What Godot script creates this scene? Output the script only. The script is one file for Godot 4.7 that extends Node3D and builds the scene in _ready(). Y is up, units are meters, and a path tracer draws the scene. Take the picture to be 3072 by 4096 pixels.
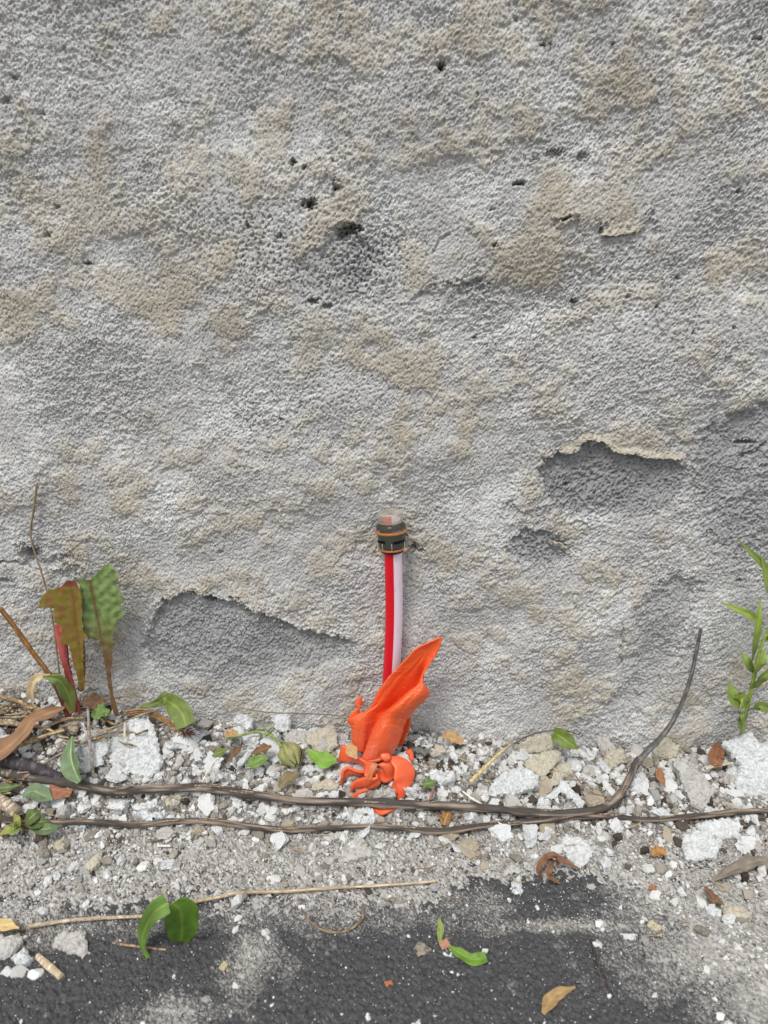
extends Node3D
# A capped microduct rising out of a split orange duct, in rubble at the foot of a rough wall. Metres, y up; the wall is the plane z = 0.

const T := 0.7212            # tangent of half the vertical field of view
const CAM := Vector3(0.0, 0.386, 0.501)
const PITCH := 18.0

var rng := RandomNumberGenerator.new()
var counts := {}
var contact_x := PackedFloat32Array()
var contact_y := PackedFloat32Array()
var edge_x := PackedFloat32Array()
var edge_z := PackedFloat32Array()
var nz := FastNoiseLite.new()
var nz2 := FastNoiseLite.new()

# ------------------------------------------------------------------ places
func ray(px: float, py: float) -> Vector3:
	var a := deg_to_rad(PITCH)
	var f := Vector3(0, -sin(a), -cos(a))
	var u := Vector3(0, cos(a), -sin(a))
	return f + Vector3.RIGHT * ((px - 1536.0) / 2048.0 * T) + u * ((2048.0 - py) / 2048.0 * T)

func P(px: float, py: float, z: float) -> Vector3:          # on the plane at distance z in front of the wall
	var d := ray(px, py)
	return CAM + d * ((z - CAM.z) / d.z)

func Y(px: float, py: float, y: float) -> Vector3:          # on the level plane at height y
	var d := ray(px, py)
	return CAM + d * ((y - CAM.y) / d.y)

func G(px: float, py: float, lift: float) -> Vector3:       # resting on the ground, lifted
	var y := 0.07 + lift
	var p := Y(px, py, y)
	for k in 18:
		y = lerpf(y, bed(p.x, p.z) + lift, 0.55)
		p = Y(px, py, y)
	if p.z < 0.004:
		p = P(px, py, 0.004 + lift * 0.5)
	return p

func table(xs: PackedFloat32Array, ys: PackedFloat32Array, x: float) -> float:
	var n := xs.size()
	if x <= xs[0]:
		return ys[0]
	for k in range(1, n):
		if x <= xs[k]:
			var t := (x - xs[k - 1]) / (xs[k] - xs[k - 1])
			t = t * t * (3.0 - 2.0 * t)
			return lerpf(ys[k - 1], ys[k], t)
	return ys[n - 1]

func bump01(x: float, z: float, cx: float, cz: float, rx: float, rz: float) -> float:
	var a := (x - cx) / rx
	var b := (z - cz) / rz
	return exp(-(a * a + b * b))

func bed(x: float, z: float) -> float:                      # height of the rubble and soil over the pavement
	var hw := table(contact_x, contact_y, x)
	var far := 0.085 + hw * 0.55
	var t := clampf((z - 0.012) / far, 0.0, 1.0)
	var pile := hw * (1.0 - t * t * (3.0 - 2.0 * t))
	var zb := table(edge_x, edge_z, x) + nz.get_noise_2d(x * 60.0, z * 60.0) * 0.012 + 0.011
	var inside := smoothstep(-0.012, 0.03, zb - z)
	var dark := bump01(x, z, dark_at.x, dark_at.z, 0.05, 0.016)
	return pile + (0.0045 * inside - 0.0028) - dark * 0.0062 + nz.get_noise_2d(x * 220.0 + 50.0, z * 220.0) * 0.0012 * inside

var dark_at := Vector3()

# ------------------------------------------------------------------ objects
func numbered(called: String) -> String:
	var n: int = counts.get(called, 0)
	counts[called] = n + 1
	return called if n == 0 else "%s_%03d" % [called, n]

func tag(o: Node, label: String, category: String, group := "", kind := "") -> Node:
	if label: o.set_meta("label", label)
	if category: o.set_meta("category", category)
	if group: o.set_meta("group", group)
	if kind: o.set_meta("kind", kind)
	return o

func thing(called: String, at: Vector3, label: String, category: String, group := "") -> Node3D:
	var o := Node3D.new()
	o.name = numbered(called)
	o.position = at
	add_child(o)
	tag(o, label, category, group)
	return o

func top(called: String, m: Mesh, mat: Material, at: Vector3, label := "", category := "", group := "", kind := "") -> MeshInstance3D:
	var o := MeshInstance3D.new()
	o.name = numbered(called)
	o.mesh = m
	o.material_override = mat
	o.position = at
	add_child(o)
	tag(o, label, category, group, kind)
	return o

func part(called: String, m: Mesh, mat: Material, parent: Node3D, label := "") -> MeshInstance3D:
	var o := MeshInstance3D.new()
	var n := 0
	var nm := called
	while parent.has_node(nm):
		n += 1
		nm = "%s_%03d" % [called, n]
	o.name = nm
	o.mesh = m
	o.material_override = mat
	parent.add_child(o, true)
	if label: o.set_meta("label", label)
	return o

# ------------------------------------------------------------------ mesh building
class Geo:
	var v := PackedVector3Array()
	var t := PackedInt32Array()
	var c := PackedColorArray()
	func p(at: Vector3, col := Color.WHITE) -> int:
		v.append(at); c.append(col)
		return v.size() - 1
	func tri(a: int, b: int, d: int) -> void:
		t.append(a); t.append(b); t.append(d)
	func quad(a: int, b: int, d: int, e: int) -> void:
		tri(a, b, d); tri(a, d, e)
	func middle() -> Vector3:
		var lo := v[0]
		var hi := v[0]
		for q in v:
			lo = lo.min(q); hi = hi.max(q)
		return Vector3((lo.x + hi.x) / 2, lo.y, (lo.z + hi.z) / 2)
	func mesh(origin: Vector3, smooth := true) -> ArrayMesh:
		var vol := 0.0
		var o := v[0]
		for k in range(0, t.size(), 3):
			vol += (v[t[k]] - o).dot((v[t[k + 1]] - o).cross(v[t[k + 2]] - o))
		if vol > 0.0:
			for k in range(0, t.size(), 3):
				var s := t[k + 1]
				t[k + 1] = t[k + 2]
				t[k + 2] = s
		var ov := PackedVector3Array()
		var on := PackedVector3Array()
		var oc := PackedColorArray()
		var oi := PackedInt32Array()
		if smooth:
			on.resize(v.size())
			for k in range(0, t.size(), 3):
				var n := (v[t[k + 2]] - v[t[k]]).cross(v[t[k + 1]] - v[t[k]])
				for q in 3:
					on[t[k + q]] += n
			for k in v.size():
				ov.append(v[k] - origin)
				on[k] = on[k].normalized() if on[k].length_squared() > 1e-24 else Vector3.UP
			oc = c
			oi = t
		else:
			for k in range(0, t.size(), 3):
				var n := (v[t[k + 2]] - v[t[k]]).cross(v[t[k + 1]] - v[t[k]]).normalized()
				for q in 3:
					ov.append(v[t[k + q]] - origin); on.append(n); oc.append(c[t[k + q]]); oi.append(oi.size())
		var a := []
		a.resize(Mesh.ARRAY_MAX)
		a[Mesh.ARRAY_VERTEX] = ov
		a[Mesh.ARRAY_NORMAL] = on
		a[Mesh.ARRAY_COLOR] = oc
		a[Mesh.ARRAY_INDEX] = oi
		var m := ArrayMesh.new()
		m.add_surface_from_arrays(Mesh.PRIMITIVE_TRIANGLES, a)
		return m

func cr(pts: PackedVector3Array, t: float) -> Vector3:      # Catmull-Rom through all points, t in 0..1
	var n := pts.size() - 1
	var f := clampf(t, 0.0, 1.0) * n
	var i := mini(int(f), n - 1)
	var u := f - i
	var a := pts[i - 1] if i > 0 else pts[0] * 2.0 - pts[1]
	var d := pts[i + 2] if i + 2 <= n else pts[n] * 2.0 - pts[n - 1]
	return pts[i].cubic_interpolate(pts[i + 1], a, d, u)

func crf(vals: Array, t: float) -> float:
	var n := vals.size() - 1
	var f := clampf(t, 0.0, 1.0) * n
	var i := mini(int(f), n - 1)
	return lerpf(vals[i], vals[i + 1], smoothstep(0.0, 1.0, f - i))

func sheet(g: Geo, rows: Array, thick: float, col: Callable) -> void:     # a bent sheet with thickness and a rounded rim
	var R := rows.size()
	var C: int = rows[0].size()
	var nrm := []
	for r in R:
		var line := PackedVector3Array()
		for c in C:
			var du: Vector3 = rows[r][mini(c + 1, C - 1)] - rows[r][maxi(c - 1, 0)]
			var dv: Vector3 = rows[mini(r + 1, R - 1)][c] - rows[maxi(r - 1, 0)][c]
			var n := du.cross(dv)
			line.append(n.normalized() if n.length_squared() > 1e-20 else Vector3.BACK)
		nrm.append(line)
	var f0 := g.v.size()
	for side in [0.5, -0.5]:
		for r in R:
			for c in C:
				g.p(rows[r][c] + nrm[r][c] * thick * side, col.call(float(c) / (C - 1), float(r) / (R - 1)))
	var b0 := f0 + R * C
	for r in R - 1:
		for c in C - 1:
			var q := r * C + c
			g.quad(f0 + q, f0 + q + 1, f0 + q + C + 1, f0 + q + C)
			g.quad(b0 + q, b0 + q + C, b0 + q + C + 1, b0 + q + 1)
	var loop := []
	for c in C: loop.append([0, c])
	for r in range(1, R): loop.append([r, C - 1])
	for c in range(C - 2, -1, -1): loop.append([R - 1, c])
	for r in range(R - 2, 0, -1): loop.append([r, 0])
	var mids := []
	for e in loop:
		var r: int = e[0]
		var c: int = e[1]
		var inner: Vector3 = rows[clampi(r, 1, R - 2)][clampi(c, 1, C - 2)]
		var out: Vector3 = rows[r][c] - inner
		mids.append(g.p(rows[r][c] + out.normalized() * thick * 0.42, col.call(float(c) / (C - 1), float(r) / (R - 1))))
	for k in loop.size():
		var k2 := (k + 1) % loop.size()
		var a: int = loop[k][0] * C + loop[k][1]
		var b: int = loop[k2][0] * C + loop[k2][1]
		g.quad(f0 + b, f0 + a, mids[k], mids[k2])
		g.quad(mids[k2], mids[k], b0 + a, b0 + b)

func ribbon(a: PackedVector3Array, b: PackedVector3Array, thick: float, col: Callable, n := 28, w := 5, bow := 0.0) -> Geo:   # a strip between two edge lines
	var rows := []
	for r in n + 1:
		var t := float(r) / n
		var pa := cr(a, t)
		var pb := cr(b, t)
		var pt := (cr(a, minf(t + 0.03, 1.0)) + cr(b, minf(t + 0.03, 1.0))) - (cr(a, maxf(t - 0.03, 0.0)) + cr(b, maxf(t - 0.03, 0.0)))
		var up := pt.cross(pb - pa).normalized()
		var line := PackedVector3Array()
		for c in w + 1:
			var s := float(c) / w
			line.append(pa.lerp(pb, s) + up * bow * sin(PI * s))
		rows.append(line)
	var g := Geo.new()
	sheet(g, rows, thick, col)
	return g

func sweep(pts: PackedVector3Array, radii: Array, n: int, seg: int, rough: float, col: Callable, from := 0.0, upto := TAU, closed := true) -> Geo:
	# a rod along a curve, optionally only part of its girth; bark relief by noise
	var g := Geo.new()
	var ref := Vector3(0.13, 0.2, 1.0).normalized()
	for r in n + 1:
		var t := float(r) / n
		var p := cr(pts, t)
		var d := (cr(pts, minf(t + 0.01, 1.0)) - cr(pts, maxf(t - 0.01, 0.0))).normalized()
		var e1 := (ref - d * ref.dot(d)).normalized()
		var e2 := d.cross(e1)
		var rad := crf(radii, t)
		for s in seg + (0 if closed else 1):
			var a := from + (upto - from) * s / seg
			var k := 1.0
			if rough > 0.0:
				k += rough * (nz.get_noise_3d(cos(a) * 9.0, sin(a) * 9.0, t * pts.size() * 6.0 + pts[0].x * 900.0) + 0.7 * nz2.get_noise_3d(cos(a) * 30.0, sin(a) * 30.0, t * pts.size() * 10.0))
			g.p(p + (e1 * cos(a) + e2 * sin(a)) * rad * k, col.call(float(s) / seg, t))
	var w := seg if closed else seg + 1
	for r in n:
		for s in seg:
			var s2 := (s + 1) % seg if closed else s + 1
			g.quad(r * w + s, r * w + s2, (r + 1) * w + s2, (r + 1) * w + s)
	if closed:
		var a0 := g.p(cr(pts, 0.0), col.call(0.0, 0.0))
		var a1 := g.p(cr(pts, 1.0), col.call(0.0, 1.0))
		for s in seg:
			g.tri(a0, (s + 1) % seg, s)
			g.tri(a1, n * w + s, n * w + (s + 1) % seg)
	return g

func blade(spine: PackedVector3Array, half: Array, up: Vector3, fold: float, wave: float, teeth: float, c0: Color, c1: Color, n := 26) -> Geo:   # a leaf along a spine
	var rows := []
	for r in n + 1:
		var t := float(r) / n
		var p := cr(spine, t)
		var d := (cr(spine, minf(t + 0.02, 1.0)) - cr(spine, maxf(t - 0.02, 0.0))).normalized()
		var s := d.cross(up).normalized()
		var nn := s.cross(d).normalized()
		var w := crf(half, t)
		w *= 1.0 + teeth * (fposmod(t * 9.0, 1.0) - 0.5)
		w = maxf(w, 0.00025)
		var line := PackedVector3Array()
		for c in 15:
			var q := (c - 7) / 7.0
			var o := nn * (absf(q) * fold * w + wave * w * sin(t * 13.0 + q * 2.0 + spine[0].x * 300.0) * q * q)
			line.append(p + s * q * w + o)
		rows.append(line)
	var g := Geo.new()
	sheet(g, rows, 0.00035, func(u, t): return c0.lerp(c1, 0.7 * smoothstep(0.07, 0.0, absf(u - 0.5)) + 0.12 * maxf(0.0, sin((t * 2.2 + absf(u - 0.5)) * 38.0))) * (1.0 + 0.22 * nz.get_noise_2d(u * 40.0, t * 70.0 + spine[0].x * 1000.0)))
	return g

func slab(outline: PackedVector2Array, step: float, to3d: Callable, ragged: float) -> Geo:
	# an irregular plate: ragged outline, points through its face, a back and a broken rim; to3d(uv, inset 0..1, back) places a point
	var ring := PackedVector2Array()
	var n := outline.size()
	var area := 0.0
	for k in n:
		area += outline[k].cross(outline[(k + 1) % n])
	var src := outline.duplicate()
	if area < 0.0:
		src.reverse()
	for k in n:
		var a := src[k]
		var b := src[(k + 1) % n]
		var m := maxi(1, int(a.distance_to(b) / step))
		for q in m:
			var w := a.lerp(b, float(q) / m)
			w += Vector2(nz2.get_noise_2d(w.x * 9000.0, w.y * 9000.0), nz2.get_noise_2d(w.x * 9000.0 + 700.0, w.y * 9000.0)) * ragged
			ring.append(w)
	var pts := ring.duplicate()
	var lo := ring[0]
	var hi := ring[0]
	for w in ring:
		lo = lo.min(w); hi = hi.max(w)
	var y := lo.y
	while y < hi.y:
		var x := lo.x
		while x < hi.x:
			var w := Vector2(x, y) + Vector2(rng.randf_range(-0.3, 0.3), rng.randf_range(-0.3, 0.3)) * step
			if Geometry2D.is_point_in_polygon(w, ring):
				var ok := true
				for e in ring:
					if e.distance_squared_to(w) < step * step * 0.4:
						ok = false
						break
				if ok: pts.append(w)
			x += step
		y += step
	var g := Geo.new()
	var N := pts.size()
	for k in N: 
		var r: Array = to3d.call(pts[k], k < ring.size(), false)
		g.p(r[0], r[1])
	for k in N:
		var r: Array = to3d.call(pts[k], k < ring.size(), true)
		g.p(r[0], r[1])
	var tr := Geometry2D.triangulate_delaunay(pts)
	for k in range(0, tr.size(), 3):
		var a := tr[k]
		var b := tr[k + 1]
		var c := tr[k + 2]
		if not Geometry2D.is_point_in_polygon((pts[a] + pts[b] + pts[c]) / 3.0, ring):
			continue
		if (pts[b] - pts[a]).cross(pts[c] - pts[a]) < 0.0:
			var s := b
			b = c
			c = s
		g.tri(a, b, c)
		g.tri(N + a, N + c, N + b)
	for k in ring.size():
		var k2 := (k + 1) % ring.size()
		g.quad(k2, k, N + k, N + k2)
	return g

# ------------------------------------------------------------------ materials
var noise_fine: NoiseTexture2D
var noise_grain: NoiseTexture2D

func noise_tex(freq: float, oct: int, sd: int, kind := FastNoiseLite.TYPE_SIMPLEX_SMOOTH) -> NoiseTexture2D:
	var f := FastNoiseLite.new()
	f.noise_type = kind
	f.frequency = freq
	f.fractal_octaves = oct
	f.seed = sd
	var t := NoiseTexture2D.new()
	t.width = 512
	t.height = 512
	t.seamless = true
	t.noise = f
	return t

func mat(rough: float, relief := 0.0, tile := 0.05, col := Color.WHITE, spec := 0.4) -> StandardMaterial3D:
	var m := StandardMaterial3D.new()
	m.vertex_color_use_as_albedo = true
	m.albedo_color = col
	m.roughness = rough
	m.metallic_specular = spec
	if relief > 0.0:
		m.heightmap_enabled = true
		m.heightmap_texture = noise_fine
		m.heightmap_scale = relief * 100.0
		m.uv1_triplanar = true
		m.uv1_world_triplanar = true
		m.uv1_scale = Vector3.ONE / tile
	return m

func sandy(rough: float, relief: float, tile: float, spec: float) -> StandardMaterial3D:   # relief of packed grains
	var m := mat(rough, relief, tile, Color.WHITE, spec)
	m.heightmap_texture = noise_grain
	m.heightmap_flip_texture = true
	return m

func lin(r: float, g: float, b: float) -> Color:            # a base colour given as it looks (sRGB 0..255), as a linear value
	return Color(r / 255.0, g / 255.0, b / 255.0).srgb_to_linear()

# ------------------------------------------------------------------ big relief grids
func axis(a: float, b: float, step: float, lo: float, hi: float, growth: float) -> PackedFloat32Array:
	var left := []
	var x := a
	var s := step
	while x > lo:
		s *= growth
		x -= s
		left.append(x)
	left.reverse()
	var o := PackedFloat32Array(left)
	x = a
	while x <= b:
		o.append(x)
		x += step
	s = step
	while x < hi:
		o.append(x)
		s *= growth
		x += s
	o.append(hi)
	return o

func grid(xs: PackedFloat32Array, ys: PackedFloat32Array, h: PackedFloat32Array, col: PackedColorArray, flat: bool) -> ArrayMesh:
	# flat: x, z ground with height y; else x, y wall with relief z
	var W := xs.size()
	var N := ys.size()
	var v := PackedVector3Array()
	var nn := PackedVector3Array()
	v.resize(W * N)
	nn.resize(W * N)
	for j in N:
		var j0 := maxi(j - 1, 0)
		var j1 := mini(j + 1, N - 1)
		var dy := ys[j1] - ys[j0]
		for i in W:
			var k := j * W + i
			var i0 := maxi(i - 1, 0)
			var i1 := mini(i + 1, W - 1)
			var gx := (h[j * W + i1] - h[j * W + i0]) / (xs[i1] - xs[i0])
			var gy := (h[j1 * W + i] - h[j0 * W + i]) / dy
			if flat:
				v[k] = Vector3(xs[i], h[k], ys[j])
				nn[k] = Vector3(-gx, 1.0, -gy).normalized()
			else:
				v[k] = Vector3(xs[i], ys[j], h[k])
				nn[k] = Vector3(-gx, -gy, 1.0).normalized()
	var idx := PackedInt32Array()
	idx.resize((W - 1) * (N - 1) * 6)
	var q := 0
	for j in N - 1:
		for i in W - 1:
			var k := j * W + i
			if flat:
				idx[q] = k; idx[q + 1] = k + 1; idx[q + 2] = k + W + 1
				idx[q + 3] = k; idx[q + 4] = k + W + 1; idx[q + 5] = k + W
			else:
				idx[q] = k; idx[q + 1] = k + W + 1; idx[q + 2] = k + 1
				idx[q + 3] = k; idx[q + 4] = k + W; idx[q + 5] = k + W + 1
			q += 6
	var a := []
	a.resize(Mesh.ARRAY_MAX)
	a[Mesh.ARRAY_VERTEX] = v
	a[Mesh.ARRAY_NORMAL] = nn
	a[Mesh.ARRAY_COLOR] = col
	a[Mesh.ARRAY_INDEX] = idx
	var m := ArrayMesh.new()
	m.add_surface_from_arrays(Mesh.PRIMITIVE_TRIANGLES, a)
	return m

func fbm(freq: float, oct: int, sd: int, kind := FastNoiseLite.TYPE_SIMPLEX) -> FastNoiseLite:
	var f := FastNoiseLite.new()
	f.noise_type = kind
	f.frequency = freq
	f.fractal_octaves = oct
	f.fractal_type = FastNoiseLite.FRACTAL_FBM if oct > 1 else FastNoiseLite.FRACTAL_NONE
	f.seed = sd
	return f

func wall_px(list: Array) -> PackedVector2Array:
	var o := PackedVector2Array()
	for k in range(0, list.size(), 2):
		var p := P(list[k], list[k + 1], 0.0)
		o.append(Vector2(p.x, p.y))
	return o

func seg_dist(p: Vector2, a: Vector2, b: Vector2) -> float:
	var d := b - a
	var t := clampf((p - a).dot(d) / d.length_squared(), 0.0, 1.0)
	return p.distance_to(a + d * t)

var wall_xs := PackedFloat32Array()
var wall_ys := PackedFloat32Array()
var wall_relief := PackedFloat32Array()
func wall_at(x: float, y: float) -> float:
	return wall_relief[mini(wall_ys.bsearch(y), wall_ys.size() - 1) * wall_xs.size() + mini(wall_xs.bsearch(x), wall_xs.size() - 1)]

func build_wall() -> void:
	var step := 0.00075
	var xs := axis(-0.31, 0.31, step, -3.2, 3.2, 1.06)
	var ys := axis(-0.012, 0.565, step, -0.1, 2.3, 1.06)
	var W := xs.size()
	var N := ys.size()
	var h := PackedFloat32Array()
	var mt := PackedFloat32Array()
	var md := PackedFloat32Array()
	var por := PackedFloat32Array()
	for a in [h, mt, md, por]:
		a.resize(W * N)
	h.resize(W * N); mt.resize(W * N); md.resize(W * N); por.resize(W * N)
	var big := fbm(7.0, 2, 3)
	var mid := fbm(34.0, 3, 11)
	var str_ := fbm(1.0, 3, 21)
	var fine := fbm(400.0, 2, 31)
	var knob := fbm(150.0, 2, 81)
	var grit := fbm(800.0, 1, 41)
	var sand := fbm(760.0, 1, 43, FastNoiseLite.TYPE_CELLULAR)
	sand.cellular_return_type = FastNoiseLite.RETURN_DISTANCE
	var tone := fbm(16.0, 4, 51)
	var tone2 := fbm(11.0, 3, 61)
	var pit := fbm(250.0, 2, 71)
	# skim that is tan, in patches: centre and half axes in the photo's pixels
	var blobs := [
		[470, 850, 330, 120, 0.55], [150, 780, 200, 150, 0.35], [1260, 990, 150, 190, 0.6], [2120, 1000, 260, 170, 0.55], [2350, 830, 220, 140, 0.4],
		[1720, 1130, 180, 110, 0.4], [820, 1250, 330, 160, 0.35], [1760, 1480, 200, 120, 0.45], [1400, 1400, 200, 160, 0.3], [1630, 1730, 60, 60, 0.6],
		[560, 1900, 120, 140, 0.35], [230, 1850, 150, 130, 0.25], [40, 1230, 80, 90, 0.6], [2000, 180, 300, 140, 0.3], [2600, 400, 300, 200, 0.25], [2450, 1780, 260, 70, 0.5],
		[2100, 2450, 330, 140, 0.25], [2900, 2750, 200, 90, 0.4], [2300, 2720, 110, 50, 0.3], [1000, 400, 300, 200, 0.15], [1450, 150, 150, 130, 0.25], [480, 1120, 60, 50, 0.5], [240, 1290, 70, 40, 0.5],
		[1250, 880, 90, 60, 0.5], [880, 1060, 60, 60, 0.5], [2850, 1000, 150, 80, 0.3],
		[900, 1600, 300, 160, -0.35], [400, 1500, 330, 150, -0.4], [1900, 780, 180, 120, -0.5], [1350, 1180, 240, 110, -0.45], [2450, 1450, 400, 160, -0.3], [2800, 800, 200, 160, -0.4],
		[650, 330, 330, 180, -0.35], [2950, 100, 150, 120, -0.5], [250, 330, 250, 160, -0.2], [1000, 2200, 350, 180, 0.1], [1930, 1950, 220, 170, -0.2], [2880, 2300, 260, 350, -0.4], [1800, 2700, 350, 120, -0.3],
		[150, 1650, 220, 130, -0.4], [1900, 1250, 200, 110, -0.5], [1100, 870, 160, 90, -0.3], [1480, 1020, 90, 110, -0.6]]
	for j in N:
		for i in W:
			mt[j * W + i] = tone.get_noise_2d(xs[i], ys[j]) * 0.42 + 0.05
	for b in blobs:
		var c := P(b[0], b[1], 0.0)
		var r := P(b[0] + b[2], b[1] - b[3], 0.0) - c
		var i0 := xs.bsearch(c.x - r.x * 2.2)
		var i1 := mini(xs.bsearch(c.x + r.x * 2.2), W)
		var j0 := ys.bsearch(c.y - r.y * 2.2)
		var j1 := mini(ys.bsearch(c.y + r.y * 2.2), N)
		var s: float = b[4] * (0.8 if b[4] > 0.0 else 1.0)
		for j in range(j0, j1):
			var b2 := (ys[j] - c.y) / r.y
			for i in range(i0, i1):
				var a2 := (xs[i] - c.x) / r.x
				mt[j * W + i] += s * exp(-(a2 * a2 + b2 * b2))
	# pores: rough, pitted places
	for b in [[1400, 1090, 150, 130, 0.7], [1500, 1000, 120, 150, 0.7], [1080, 1080, 140, 130, 0.6], [1000, 900, 250, 120, 0.4], [1250, 1600, 300, 150, 0.35], [2500, 1200, 420, 260, 0.3], [2400, 1960, 300, 150, 0.5], [1000, 2560, 330, 130, 0.25], [2150, 2180, 150, 70, 0.5], [700, 830, 200, 110, 0.2], [1900, 1150, 150, 40, 0.5], [2880, 2000, 260, 300, 0.3], [3000, 300, 120, 250, 0.3]]:
		var c := P(b[0], b[1], 0.0)
		var r := P(b[0] + b[2], b[1] - b[3], 0.0) - c
		var s: float = b[4]
		for j in range(ys.bsearch(c.y - r.y * 2.0), mini(ys.bsearch(c.y + r.y * 2.0), N)):
			var b2 := (ys[j] - c.y) / r.y
			for i in range(xs.bsearch(c.x - r.x * 2.0), mini(xs.bsearch(c.x + r.x * 2.0), W)):
				var a2 := (xs[i] - c.x) / r.x
				por[j * W + i] += s * exp(-(a2 * a2 + b2 * b2))
	for j in N:
		var y := ys[j]
		var sy := ys[mini(j + 1, N - 1)] - ys[maxi(j - 1, 0)]
		for i in W:
			var x := xs[i]
			var k := j * W + i
			var damp := clampf(0.0034 / (maxf(sy, xs[mini(i + 1, W - 1)] - xs[maxi(i - 1, 0)])), 0.0, 1.0)
			var m := mid.get_noise_2d(x, y)
			var a := smoothstep(-0.12, 0.5, mt[k] + m * 0.3 + 0.12 * fine.get_noise_2d(x * 0.5, y * 0.5))
			mt[k] = a
			var rough := (1.1 - 0.35 * a) * clampf(0.75 + 1.1 * tone2.get_noise_2d(x * 0.8 + 3.0, y * 0.8) + 0.35 * smoothstep(0.0, 0.2, x) + 0.3 * smoothstep(0.36, 0.5, y), 0.35, 1.4)
			var u := x * 0.94 + y * 0.34
			var w := y * 0.94 - x * 0.34
			var z := big.get_noise_2d(x, y) * 0.004 + m * 0.0009
			z += str_.get_noise_2d(u * 55.0, w * 120.0) * 0.00045 * rough
			var kn := knob.get_noise_2d(x * 0.9, y * 1.15)
			z += maxf(kn, -0.15) * (0.00035 + 0.0007 * maxf(0.0, tone2.get_noise_2d(x + 8.0, y) + 0.25 * smoothstep(0.05, 0.2, x))) * rough
			z += (fine.get_noise_2d(x, y) * 0.00032 * (rough + 0.3) + grit.get_noise_2d(x, y) * 0.0003 - sand.get_noise_2d(x, y) * 0.00055) * damp
			z += smoothstep(0.44, 0.54, a) * 0.0008
			var q := pit.get_noise_2d(x, y)
			if q > 0.22:
				z -= (q - 0.22) * damp * (0.0016 + 0.0055 * por[k])
			var g2 := grit.get_noise_2d(x * 0.8 + 20.0, y * 0.9)
			if g2 > 0.35: z -= (g2 - 0.35) * 0.0016 * damp * (1.0 - 0.6 * a) * rough
			h[k] = z
	# places where a layer has broken away: outline, depth, width of the lip, how much of the depth is left at the foot
	var breaks := [
		[[2235, 1805, 2300, 1812, 2325, 1762, 2415, 1775, 2470, 1812, 2540, 1822, 2590, 1832, 2715, 1838, 2760, 1900, 2700, 2040, 2560, 2080, 2400, 2060, 2330, 2075, 2210, 2040, 2180, 1950, 2160, 1880], 0.0062, 0.0012, 0.25, 1.0],
		[[2080, 2130, 2160, 2120, 2215, 2142, 2262, 2165, 2280, 2235, 2200, 2280, 2080, 2270, 2020, 2200], 0.0050, 0.0016, 0.15, 0.9],
		[[640, 2420, 700, 2378, 780, 2372, 860, 2392, 960, 2405, 1040, 2455, 1130, 2500, 1220, 2530, 1330, 2552, 1420, 2565, 1380, 2640, 1180, 2700, 900, 2740, 640, 2700, 560, 2600], 0.0075, 0.0012, 0.12, 0.85],
		[[2790, 1760, 2900, 1690, 3000, 1640, 3120, 1600, 3120, 2300, 2960, 2330, 2820, 2200, 2760, 2000], 0.0070, 0.0060, 0.35, 0.75],
		[[2560, 2420, 2700, 2300, 2800, 2340, 2720, 2500, 2640, 2720, 2540, 2860, 2480, 2800, 2540, 2600], 0.0060, 0.0050, 0.4, 0.6],
		[[2220, 900, 2300, 862, 2330, 905, 2290, 930, 2230, 925], 0.0035, 0.0010, 0.2, 0.2],
		[[2395, 912, 2420, 905, 2440, 940, 2560, 925, 2600, 850, 2640, 930, 2560, 1000, 2420, 980], 0.0026, 0.0010, 0.2, 0.2],
		[[80, 2190, 130, 2178, 165, 2200, 150, 2250, 290, 2215, 200, 2280, 110, 2275], 0.0060, 0.0010, 0.4, 0.55],
		[[1985, 2035, 2060, 2010, 2100, 2070, 2010, 2090], 0.0030, 0.0014, 0.2, 0.4],
		[[1340, 905, 1420, 890, 1440, 950, 1500, 1000, 1440, 1190, 1380, 1240, 1290, 1200, 1250, 1230, 1150, 1180, 1180, 1050, 1300, 980], 0.0022, 0.0012, 0.7, 0.3],
		[[1660, 1190, 1780, 1140, 1950, 1128, 1960, 1150, 1800, 1180, 1700, 1210], 0.0040, 0.0014, 0.1, 0.4],
		[[250, 2270, 330, 2262, 310, 2310, 200, 2330], 0.0035, 0.0012, 0.3, 0.3],
		[[2460, 2790, 2560, 2700, 2560, 2900, 2440, 2940, 2380, 2960, 2300, 2990, 2200, 3000, 2330, 2940], 0.005, 0.003, 0.6, 0.3]]
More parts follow.
